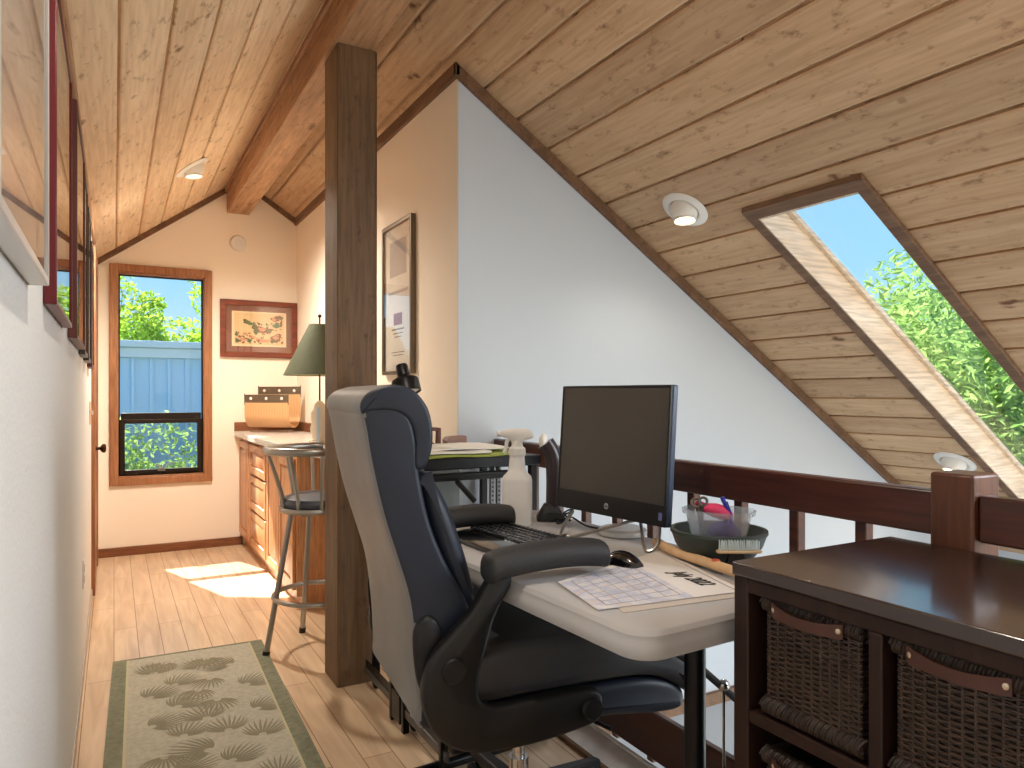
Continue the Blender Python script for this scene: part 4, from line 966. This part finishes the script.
# papers
simple('paper', (224, 219, 214), .8); simple('paper_under', (196, 186, 176), .8)
print_material('paper_map', (212, 208, 208), [(196, 198, 212), (178, 184, 206), (208, 194, 188)], 14, .5)
def sheet(corners, z, name, mats, label, cat, curl=None, nx=14, ny=10, th=.0012, fn=None, group=None):
    """a thin sheet between four corners (world xy), with a height function"""
    a, c, d, e_ = [Vector((*q, 0)) for q in corners]; b = MB(); top = []; bot = []
    for i in range(nx + 1):
        for j in range(ny + 1):
            u, v = i / nx, j / ny; p = (a * (1 - u) + c * u) * (1 - v) + (e_ * (1 - u) + d * u) * v
            h = (curl(u, v) if curl else 0)
            top.append((p.x, p.y, z + th + h)); bot.append((p.x, p.y, z + h))
    n1 = ny + 1; N = len(top); fs = []; ms = []
    for i in range(nx):
        for j in range(ny):
            k = i * n1 + j; fs.append((k, k + n1, k + n1 + 1, k + 1)); ms.append(fn((i + .5) / nx, (j + .5) / ny) if fn else 0)
            fs.append((N + k, N + k + 1, N + k + n1 + 1, N + k + n1)); ms.append(0)
    for i in range(nx):
        for j in (0, ny): k = i * n1 + j; fs.append((k, k + n1, N + k + n1, N + k)); ms.append(0)
    for j in range(ny):
        for i in (0, nx): k = i * n1 + j; fs.append((k, k + 1, N + k + 1, N + k)); ms.append(0)
    b.v = [Vector(p) for p in top + bot]; b.f = [list(f) for f in fs]; b.m = ms
    o = b.build(name, mats, smooth=40); 
    if label: tag(o, label, cat, group)
    return o
sheet([(.83, 1.065), (1.15, 1.03), (1.17, 1.25), (.90, 1.28)], TZ, 'paper_sheet', ['paper_under'], 'plain sheet of paper lying beneath the calendar', 'paper')
P_ = [(.797, 1.095), (1.140, 1.052), (1.235, 1.455), (.955, 1.475)]
# calendar page: printed grid towards the chair, plain heading strip by the bowl
cal = thing('calendar_page', 'large calendar page headed July on the near end of the table', 'calendar', (1.0, 1.25, TZ + .0015))
o = sheet([(.795, 1.098), (1.135, 1.055), (1.245, 1.440), (.835, 1.300)], TZ + .0014, 'page', ['paper', 'paper_map'], None, None,
          curl=lambda u, v: .0012 * (math.sin(3 * u + 2 * v) + 1) * .5, nx=30, ny=20, fn=lambda u, v: 1 if (u < .62 and v < .95) else 0)
loc = o.location.copy(); o.parent = cal; o.location = loc - cal.location
def on_page(u, v, dz=.007):
    a, c, d, e_ = [Vector((*q, 0)) for q in ((.795, 1.098), (1.135, 1.055), (1.245, 1.440), (.835, 1.300))]
    p = (a * (1 - u) + c * u) * (1 - v) + (e_ * (1 - u) + d * u) * v; p.z = TZ + dz; return p
simple('ink_black', (30, 28, 30), .8)
# printed heading
ang = math.atan2(1.11 - 1.31, 1.15 - 1.11)
hd_ = text_mesh('July 2022', .038, .3, 'ink_black', 'heading', cal, Matrix.Translation(Vector((1.108, 1.182, TZ + .0046)) - cal.location) @ Matrix.Rotation(R(-98), 4, 'Z') @ Matrix.Diagonal((.84, 1.4, 1, 1)), .0003)
b = MB()
for k in range(6):
    p0 = on_page(.08 + k * .1, .08, .0041); p1 = on_page(.08 + k * .1, .9, .0041); b.tube([p0, p1], .0006, 4)
for k in range(8):
    p0 = on_page(.08, .08 + k * .117, .0041); p1 = on_page(.58, .08 + k * .117, .0041); b.tube([p0, p1], .0006, 4)
p0 = on_page(.95, .03, .0041); p1 = on_page(.95, .97, .0041); b.tube([p0, p1], .0007, 4)
simple('ink_pale', (172, 168, 172), .8); b.build('ruled_lines', 'ink_pale', cal)
simple('kraft', (216, 178, 136), .7, var=.08, vscale=30); simple('seal_red', (190, 84, 58), .6)
ro = thing('paper_roll', 'loosely rolled tan paper with an orange seal behind the calendar page', 'paper roll', (1.24, 1.25, TZ))
b = MB(); b.tube(smooth_path([(1.262, 1.478, TZ + .015), (1.222, 1.37, TZ + .017), (1.206, 1.25, TZ + .017), (1.186, 1.05, TZ + .017)], 6), [.013] * 19, 14, flat=.9); b.build('roll', 'kraft', ro)
b = MB(); b.sphere((1.203, 1.205, TZ + .028), .010, 8, 0, (1, 1.1, .35)); b.build('seal', 'seal_red', ro)
# bowl, tub and what lies in it
BX, BY = 1.302, 1.295
simple('bowl_green', (44, 56, 52), .5)
b = MB(); b.lathe([(.05, 0), (.058, .001), (.084, .014), (.104, .040), (.113, .066), (.117, .070), (.116, .077), (.107, .077), (.080, .038), (.05, .010), (.0005, .008)], (BX, BY, TZ), 48)
tag(b.build('bowl', 'bowl_green'), 'dark green round bowl holding a clear tub at the railing side', 'bowl')
tz0 = TZ + .0125
b = MB()
def ell(hx, hy, z, n=40): return [(hx * abs(math.cos(a)) ** .8 * (1 if math.cos(a) > 0 else -1), hy * abs(math.sin(a)) ** .8 * (1 if math.sin(a) > 0 else -1), z) for a in [2 * math.pi * k / n for k in range(n)]]
b.loft([ell(.054, .038, .008), ell(.055, .04, .004), ell(.078, .06, .10), ell(.086, .066, .102), ell(.088, .068, .112), ell(.085, .066, .113), ell(.076, .058, .103), ell(.053, .038, .010)], cap=True)
b.xf(Matrix.Translation((BX, BY, tz0)) @ Matrix.Rotation(R(-61), 4, 'Z'))
tag(b.build('plastic_tub', 'tub_plastic', smooth=45), 'clear plastic tub of pens and scraps sitting in the green bowl', 'tub')
simple('pen_blue', (38, 44, 158), .35); simple('felt_pink', (206, 52, 96), .7); simple('cloth_navy', (34, 44, 104), .7); simple('steel_dark', (120, 112, 104), .3, .9); simple('eraser_white', (224, 222, 220), .6)
def vpt(r_, f_, z_):                       # offsets across and along the view from the tub, set in world axes
    return Vector((BX + .874 * r_ + .486 * f_, BY - .486 * r_ + .874 * f_, z_))
pn = thing('ballpoint_pen', 'blue ballpoint pen leaning out of the clear tub', 'pen', vpt(.05, 0, tz0 + .012))
b = MB(); b.tube([vpt(.052, -.012, tz0 + .018), vpt(.012, .0, tz0 + .135)], .0048, 10); b.build('barrel', 'pen_blue', pn)
b = MB(); b.tube([vpt(.0135, .0, tz0 + .130), vpt(.0095, .001, tz0 + .142)], .0056, 10); b.tube([vpt(.019, -.0065, tz0 + .132), vpt(.03, -.008, tz0 + .10)], .0018, 6); b.build('cap', 'pen_blue', pn)
b = MB(); b.loft([[vpt(x * .036 - .012, y * .006 + .008, tz0 + .07 + h) for x, y in ((-1, -1), (1, -1), (1, 1), (-1, 1))] for h in (0, .02)]); b = MB()
b.tube(smooth_path([vpt(-.052, .01, tz0 + .128), vpt(-.03, .008, tz0 + .114), vpt(-.005, .006, tz0 + .108), vpt(.02, .006, tz0 + .098), (vpt(.03, .01, tz0 + .09))], 5), [.006, .007, .009, .010, .012, .013, .014, .015, .016, .017, .018, .018, .018, .018, .017, .017, .016, .015, .013, .010, .006], 12)
tag(b.build('pink_cloth', 'felt_pink'), 'pink bundle poking out of the clear tub', 'cloth')
b = MB(); b.sphere(vpt(.010, -.004, tz0 + .05), .04, 12, 0, (1.1, .9, .85)); tag(b.build('blue_pouch', 'cloth_navy'), 'navy blue pouch inside the clear tub', 'pouch')
b = MB(); b.sphere(vpt(-.028, -.018, tz0 + .027), .017, 10, 0, (1.2, 1, .9)); tag(b.build('white_ball', 'eraser_white'), 'small white round lump at the bottom of the clear tub', 'ball')
ky = thing('scissors', 'steel scissors handle up at the left side of the clear tub', 'scissors', vpt(-.045, 0, tz0 + .01))
b = MB(); rg = lambda cx, cz, r: [vpt(cx + r * math.cos(a), .0, cz + r * math.sin(a)) for a in [2 * math.pi * k / 16 for k in range(16)]]
b.tube(rg(-.056, tz0 + .128, .011), .0035, 8, 0, True); b.tube(rg(-.038, tz0 + .131, .010), .0035, 8, 0, True); b.build('handle', 'steel_dark', ky)
b = MB(); b.tube([vpt(-.05, 0, tz0 + .118), vpt(-.034, .004, tz0 + .02)], [.006, .002], 6); b.tube([vpt(-.042, 0, tz0 + .12), vpt(-.04, .004, tz0 + .02)], [.006, .002], 6); b.build('blade', 'steel_dark', ky)
# bristle brush and clip between bowl and cabinet
hb = thing('hair_brush', 'pale bristle brush lying with bristles up in front of the bowl', 'brush', (1.255, 1.17, TZ))
simple('brush_wood', (196, 168, 128), .5); simple('bristle', (190, 204, 206), .4)
D_ = Vector((.874, -.486, 0)); F_ = Vector((.486, .874, 0)); B0 = Vector((1.205, 1.205, TZ + .045))
b = MB(); b.loft([[B0 + D_ * x + F_ * y * w + Vector((0, 0, z)) for y, z in ((-.012, 0), (.012, 0), (.012, .006), (-.012, .006))] for x, w in ((0, .5), (.006, 1), (.06, 1.1), (.098, 1), (.104, .5))])
b.build('back', 'brush_wood', hb, bevel=.002)
b = MB()
for i in range(13):
    for j in range(3): 
        p = B0 + D_ * (.008 + i * .0072) + F_ * (-.008 + j * .008) + Vector((0, 0, .006)); b.tube([p, p + Vector((random.Random(i * 7 + j).uniform(-.002, .002), 0, .022))], .0013, 5)
b.build('bristles', 'bristle', hb)
b = MB(); C0 = B0 + D_ * .045; C0.z = TZ
b.loft([[C0 + D_ * x * w + F_ * y * w + Vector((0, 0, z)) for x, y in ((-.026, -.011), (.026, -.011), (.026, .011), (-.026, .011))] for z, w in ((0, 1), (.012, 1), (.030, .75), (.0445, .6))])
b.tube(smooth_path([C0 + D_ * -.02 + F_ * -.008 + Vector((0, 0, .008)), C0 + D_ * -.03 + F_ * -.03 + Vector((0, 0, .012)), C0 + F_ * -.035 + Vector((0, 0, .012)), C0 + D_ * .012 + F_ * -.008 + Vector((0, 0, .008))], 4), .0025, 6)
tag(b.build('binder_clip', 'black_plastic', bevel=.004), 'black binder clip on the table under the bristle brush', 'clip')

# ------------------------------------------------------------------ black cart behind the table
CT = .925; kx0, kx1, ky0, ky1 = .875, 1.385, 2.27, 2.735
ca = thing('drafting_stand', 'black metal stand with papers on top between table and grey wall', 'stand', ((kx0 + kx1) / 2, (ky0 + ky1) / 2, 0))
simple('smoke_panel', (120, 126, 126), .35, var=.25, vscale=9); simple('perforated', (128, 130, 132), .4, .6)
b = MB(); b.box(kx0, kx1, ky0, ky1, CT - .038, CT); b.build('tabletop', 'black_metal', ca, bevel=.004)
for (x, y) in ((kx0 + .02, ky0 + .03), (kx1 - .02, ky0 + .03), (kx0 + .02, ky1 - .03), (kx1 - .02, ky1 - .03)):
    b = MB(); b.box(x - .013, x + .013, y - .013, y + .013, .05, CT - .038); lg = b.build('leg', 'black_metal', ca, bevel=.002)
    b = MB(); b.lathe([(.0005, -.009), (.02, -.009), (.025, -.005), (.025, .005), (.02, .009), (.0005, .009)], (x, y, .025), 18, 0, Matrix.Rotation(R(90), 3, 'Y')); b.tube([(x, y, .025), (x, y, .055)], .006, 8); b.build('caster', 'rubber', lg)
b = MB(); b.box(kx0 + .04, kx1 - .14, ky1 - .05, ky1 - .044, .45, CT - .08); b.build('back_panel', 'smoke_panel', ca)
for x in (1.235, 1.262):
    b = MB(); b.box(x - .007, x + .007, ky0 + .10, ky0 + .115, .45, CT - .05); st = b.build('perforated_upright', 'perforated', ca)
    b = MB()
    for k in range(24): b.box(x - .003, x + .003, ky0 + .0985, ky0 + .1005, .47 + k * .0165, .477 + k * .0165)
    b.build('slots', 'rubber', st)
b = MB(); b.box(kx0 + .04, kx1 - .10, ky0 + .06, ky0 + .075, CT - .085, CT - .068); b.box(kx0 + .04, kx1 - .1, ky0 + .02, ky0 + .06, CT - .068, CT - .055); b.build('runner', 'black_metal', ca, bevel=.002)
b = MB(); b.tube([(1.065, ky0 + .05, .84), (1.135, ky0 + .05, .765)], .010, 8); b.build('support_arm', 'black_plastic', ca)
simple('rail_grey', (92, 92, 94), .4, .6)
b = MB(); b.box(.858, .872, 1.95, 2.735, .055, .085); b.box(.862, .868, 1.95, 2.735, .085, .11, 1)
for y in (1.98, 2.30, 2.42): b.box(.852, .876, y - .01, y + .01, 0, .16, 1)
b.box(.85, .88, 2.32, 2.40, .02, .12, 1)
b.build('floor_rail', ['rail_grey', 'black_metal'], ca, bevel=.003)
b = MB(); b.box(.94, 1.25, 2.08, 2.25, 0, .20)
tag(b.build('equipment_box', 'rail_grey', bevel=.006), 'grey metal box on the floor under the folding table', 'box')
# papers on the cart
simple('folder_green', (150, 160, 66), .7); simple('paper_white', (224, 220, 212), .8)
gp = 'loose papers on the black stand'
zz = CT
sheet([(.90, 2.29), (1.33, 2.29), (1.34, 2.59), (.90, 2.60)], zz, 'file_folder', ['folder_green'], 'yellow-green folder at the bottom of the papers on the black stand', 'folder', lambda u, v: .004 * math.sin(5 * u) ** 2, th=.006)
zz += .0105
for k, (x0, y0, x1, y1, th_, lab) in enumerate(((.90, 2.31, 1.20, 2.60, .006, 'thick stack of white sheets lying on the green folder'), (.98, 2.36, 1.30, 2.66, .004, 'top white sheet lying askew over the stack on the green folder'))):
    sheet([(x0, y0 + .02), (x1, y0), (x1 + .02, y1), (x0, y1 + .01)], zz, 'paper_stack', ['paper_white'], lab, 'papers', lambda u, v: .003 * math.sin(4 * u + 2 * v) ** 2, th=th_); zz += th_ + .0035
# small boxes at the back of the cart
simple('crate_brown', (96, 52, 38), .5); simple('leather_tan', (138, 108, 96), .6)
b2 = MB()
b2.box(1.00, 1.012, 2.69, 2.72, CT, 1.012); b2.box(1.118, 1.13, 2.69, 2.72, CT, 1.012); b2.box(1.012, 1.118, 2.69, 2.72, 1.0, 1.012); b2.box(1.012, 1.118, 2.69, 2.72, CT, CT + .012)
b2.tube([(1.014, 2.705, .998), (1.116, 2.705, CT + .014)], .005, 6)
b2.xf(Matrix.Translation((.035, 0, 0)))
tag(b2.build('wooden_rack', 'crate_brown', bevel=.002), 'small dark red wooden frame on the stand beside the chair headrest', 'rack')
b = MB(); b.loft([[(1.195, 2.675, CT), (1.275, 2.675, CT), (1.275, 2.725, CT), (1.185, 2.725, CT)], [(1.185, 2.675, CT + .028), (1.275, 2.675, CT + .05), (1.275, 2.725, CT + .05), (1.185, 2.725, CT + .04)], [(1.195, 2.68, CT + .05), (1.27, 2.68, CT + .054), (1.27, 2.72, CT + .054), (1.195, 2.72, CT + .05)]])
tag(b.build('brown_case', ['leather_tan'], bevel=.003), 'small brown leather case at the back of the black stand below the grey wall', 'case')
# black desk lamp
dl = thing('desk_lamp', 'black desk lamp with cylindrical head above the chair back', 'lamp', (.93, 2.42, CT))
b = MB(); b.lathe([(.045, 0), (.045, .012), (.012, .018), (.0005, .019)], (.945, 2.675, CT + 0), 28); b.build('base', 'black_metal', dl)
b = MB(); b.tube(smooth_path([(.945, 2.675, CT + .015), (.945, 2.672, 1.08), (.945, 2.62, 1.16), (.955, 2.56, 1.20)], 5), .006, 8); b.build('arm', 'black_metal', dl)
q = Vector((0, 0, 1)).rotation_difference(Vector((.10, -.30, -.95)).normalized()).to_matrix()
hc = Vector((.938, 2.53, 1.248))
b = MB(); b.lathe([(.0005, -.01), (.018, -.01), (.020, -.004), (.021, .028), (.03, .036), (.043, .042), (.046, .05), (.047, .088), (.043, .088), (.042, .055), (.0005, .05)], hc, 32, 0, q * 1.12); b.build('lamp_head', 'black_metal', dl)
b = MB(); b.lathe([(.0005, .083), (.042, .083), (.042, .078), (.0005, .078)], hc, 28, 0, q * 1.12); b.build('lens', 'lamp_white', dl)

# ------------------------------------------------------------------ dark cabinet with wicker baskets
DX0, DX1, DY1, DZ = .96, 1.405, .918, .855
DY0 = .15
dc = thing('basket_cabinet', 'dark espresso wooden cabinet with basket compartments against the railing', 'cabinet', ((DX0 + DX1) / 2, (DY0 + DY1) / 2, 0))
b = MB(); b.box(DX0 - .005, DX1 + .004, DY0 - .012, DY1 + .001, DZ - .024, DZ); b.build('top', 'espresso', dc, bevel=.003)
def pane(name, *a): 
    b = MB(); b.box(*a); return b.build(name, 'espresso_side', dc, bevel=.003)
pane('side_panel', DX0, DX1, DY1 - .032, DY1, 0, DZ - .024); pane('side_panel', DX0, DX1, DY0, DY0 + .032, 0, DZ - .024)
pane('divider', DX0, DX1, .638, .660, .05, DZ - .05); pane('divider', DX0, DX1, .395, .417, .05, DZ - .05)
pane('front_rail', DX0, DX0 + .02, DY0 + .032, DY1 - .032, DZ - .05, DZ - .024)
pane('back_panel', DX1 - .01, DX1, DY0 + .032, DY1 - .032, .05, DZ - .024)
for z in (.58, .32, .05): pane('shelf', DX0 + .003, DX1 - .01, DY0 + .032, DY1 - .032, z, z + .022)
wick = simple('wicker', (58, 42, 32), .5, var=.35, vscale=45); simple('wicker_dark', (44, 30, 22), .6, var=.3, vscale=40); simple('strap', (70, 38, 28), .5, var=.15, vscale=20); simple('rivet', (206, 192, 168), .3, .8); simple('basket_lining', (34, 26, 20), .9)
def basket_meshes():
    """local: x into the cabinet from 0, y across 0..W, z up 0..H"""
    W, D, H = .19, .36, .205; out = {}
    b = MB(); rows = 36; seg = 40
    for r_ in range(rows):
        z = .03 + r_ * (H - .052) / rows; ph = math.pi * (r_ % 2)
        for face in range(3):
            pts = []
            n_ = seg if face == 0 else 24
            for i in range(n_ + 1):
                u = i / n_; am = .0024 * math.sin(u * n_ / 4 * math.pi + ph) ; jz = .0006 * math.sin(i * 1.7 + r_ * 2.3)
                if face == 0: pts.append((.006 - am, .006 + u * (W - .012), z + jz))
                elif face == 1: pts.append((.006 + u * (D - .012), .006 - am, z + jz))
                else: pts.append((.006 + u * (D - .012), W - .006 + am, z + jz))
            b.tube(pts, .0020, 5, 0, cap=False)
    for i in range(11):
        y = .012 + i * (W - .024) / 10; b.tube([(.006, y, .015), (.006, y, H - .01)], .0026, 5)
    out['weave'] = (b, 'wicker')
    b = MB(); b.box(.0105, D - .004, .0105, W - .0105, .012, H - .045); out['lining'] = (b, 'basket_lining')
    def braid(z, r, wraps):
        b = MB(); path = [(.008, .004, z), (.008, W - .004, z)]
        b.tube([(.008, 0, z), (.008, W, z)], r * .92, 10); b.tube([(.008, .004, z), (D, .004, z)], r * .75, 8); b.tube([(.008, W - .004, z), (D, W - .004, z)], r * .75, 8)
        for s_ in range(4):
            pts = []
            for i in range(130):
                u = i / 129; a = u * wraps * 2 * math.pi + s_ * math.pi / 2
                pts.append((.008 + r * math.cos(a), u * W, z + r * math.sin(a)))
            b.tube(pts, r * .24, 5)
        return b
    out['rim'] = (braid(H - .014, .0125, 9), 'wicker_dark'); out['bottom_band'] = (braid(.016, .013, 9), 'wicker_dark')
    b = MB(); pts = []; n = 24; rings = []
    for i in range(n + 1):
        u = i / n; y = .028 + u * (W - .056); bow = -.018 * math.sin(math.pi * u) ** .6; sag = -.006 * math.sin(math.pi * u)
        c = Vector((-.009 + bow * .6, y, H - .018 + sag)); hh = .0085 + .005 * (1 - math.sin(math.pi * u) ** .5) * min(1, .45 + 12 * min(u, 1 - u)) 
        rings.append([c + Vector((-.0016, 0, -hh)), c + Vector((.0016, 0, -hh)), c + Vector((.0016, 0, hh)), c + Vector((-.0016, 0, hh))])
    b.loft(rings); out['handle'] = (b, 'strap')
    b = MB(); b.sphere((-.012, .036, H - .018), .0062, 7, 0, (.5, 1, 1)); out['rivet'] = (b, 'rivet')
    b = MB(); b.sphere((-.012, W - .036, H - .018), .0062, 7, 0, (.5, 1, 1)); out['rivet2'] = (b, 'rivet')
    return out, W
bmesh_set, BW = basket_meshes()
protos = None
for (yb_, zb_, lab) in ((.661, .603, 'brown wicker basket in the upper left compartment beside the table'), (.4275, .603, 'brown wicker basket in the upper right compartment by the frame edge'), (.661, .343, 'brown wicker basket in the lower left compartment under the shelf'), (.4275, .343, 'brown wicker basket in the lower right compartment under the shelf')):
    t = thing('wicker_basket', lab, 'basket', (DX0 + .012, yb_ + .0135, zb_), 0, 'wicker baskets in the dark cabinet')
    if protos is None:
        protos = []
        for nm, (mb, mt) in bmesh_set.items():
            o = mb.build('rivet' if nm == 'rivet2' else nm, mt, t, local=True, smooth=50); protos.append(o)
        hdl = [o for o in protos if o.name.startswith('handle')][0]
        for o in protos:
            if o.name.startswith('rivet'): o.parent = hdl
    else:
        hd2 = None
        for o in protos:
            if not o.name.startswith('rivet'):
                c = dup(o, t)
                if o is hdl: hd2 = c
        for o in protos:
            if o.name.startswith('rivet'): dup(o, hd2)

# ------------------------------------------------------------------ outside
leaf_material('leaf_lime', (120, 160, 40), (190, 214, 90)); leaf_material('leaf_green', (108, 150, 74), (168, 200, 120)); leaf_material('leaf_shrub', (120, 160, 88), (180, 208, 130))
simple('bark', (86, 70, 54), .9); simple('grass', (96, 112, 66), .95, var=.2)
def foliage(b, c, rad, n, size, seed, clumps=14):
    rg = random.Random(seed); cl = []
    for i in range(clumps):
        while True:
            p = Vector((rg.uniform(-1, 1), rg.uniform(-1, 1), rg.uniform(-1, 1)))
            if p.length <= 1: break
        cl.append((p, rg.uniform(.28, .5)))
    for i in range(n):
        p0, rr_ = rg.choice(cl); d = Vector((rg.gauss(0, 1), rg.gauss(0, 1), rg.gauss(0, 1))).normalized() * rr_ * rg.uniform(.6, 1)
        p = Vector(((p0.x + d.x) * rad[0] + c[0], (p0.y + d.y) * rad[1] + c[1], (p0.z + d.z) * rad[2] + c[2]))
        a = Vector((rg.gauss(0, 1), rg.gauss(0, 1), rg.gauss(0, .7))).normalized(); t_ = a.cross(Vector((rg.gauss(0, 1), rg.gauss(0, 1), rg.gauss(0, 1)))).normalized()
        s_ = size * rg.uniform(.7, 1.3); nn = a.cross(t_) * s_ * .12
        b.add([p - a * s_, p - t_ * s_ * .38 + nn, p + a * s_, p + t_ * s_ * .38 + nn], [(0, 1, 2, 3)])
def tree(name, label, cat, base, c, rad, n, size, seed, mat, clumps=14, trunk=.12):
    t = thing(name, label, cat, base)
    b = MB(); foliage(b, c, rad, n, size, seed, clumps); b.build('foliage', mat, t, smooth=0)
    b = MB(); rg = random.Random(seed); B = Vector(base); C_ = Vector(c)
    b.tube(smooth_path([B, B.lerp(C_, .5) + Vector((.05, 0, 0)), C_], 4), [trunk * (1 - .06 * i) for i in range(9)], 10)
    for i in range(6):
        e_ = C_ + Vector((rg.uniform(-.7, .7) * rad[0], rg.uniform(-.7, .7) * rad[1], rg.uniform(-.2, .8) * rad[2])); s_ = B.lerp(C_, rg.uniform(.6, .95)); b.tube([s_, s_.lerp(e_, .5) + Vector((0, 0, .06)), e_], [trunk * .4, trunk * .28, trunk * .12], 7)
    b.build('trunk', 'bark', t)
    return t
b = MB(); b.box(-14, 26, -12, 34, -2.95, -2.74); struct(b.build('ground_outside', 'grass'))
simple('panel_blue', (158, 204, 244), .55); simple('cap_blue', (178, 206, 232), .45)
nb = thing('neighbouring_shed', 'pale blue ribbed metal building seen through the far window', 'building', (0.6, 10.6, -2.74))
b = MB(); x = -3.5
while x < 5:
    b.box(x, x + .1935, 9.6, 11.6, -2.74, 1.70); b.box(x + .0, x + .03, 9.55, 9.6, -2.74, 1.70); x += .1935
b.build('ribbed_wall', 'panel_blue', nb)
b = MB(); b.box(-3.6, 5.1, 9.48, 11.7, 1.70, 1.78); b.box(-3.6, 5.1, 9.52, 9.6, 1.58, 1.70); b.build('roof_edge', 'cap_blue', nb, bevel=.01)
tree('lime_tree', 'yellow-green leafy tree behind the blue building in the window', 'tree', (-.15, 13.5, -2.74), (-.15, 13.5, 2.25), (.75, .9, .95), 4600, .055, 5, 'leaf_lime', 14, .03)
tree('lime_tree', 'low yellow-green treetop right of centre above the blue building', 'tree', (1.1, 14.2, -2.74), (1.15, 14.2, 1.9), (1.3, .9, .55), 3600, .055, 8, 'leaf_lime', 12, .03)
tree('overhanging_tree', 'sparse tree whose twigs hang into the window from the upper right', 'tree', (2.3, 12.0, -2.74), (1.45, 11.9, 3.35), (.7, .8, .9), 900, .055, 9, 'leaf_lime', 9, .02)
tree('garden_shrub', 'green shrub outside the lower window pane', 'shrub', (.25, 7.9, -2.74), (.25, 7.9, -.12), (.95, .55, .85), 11000, .034, 12, 'leaf_shrub', 40, .03)
tree('broadleaf_tree', 'large green broadleaf tree seen through the skylight', 'tree', (13.5, 6.4, -2.74), (13.3, 6.3, 1.0), (3.2, 3.0, 2.6), 36000, .085, 21, 'leaf_green', 60, .2)
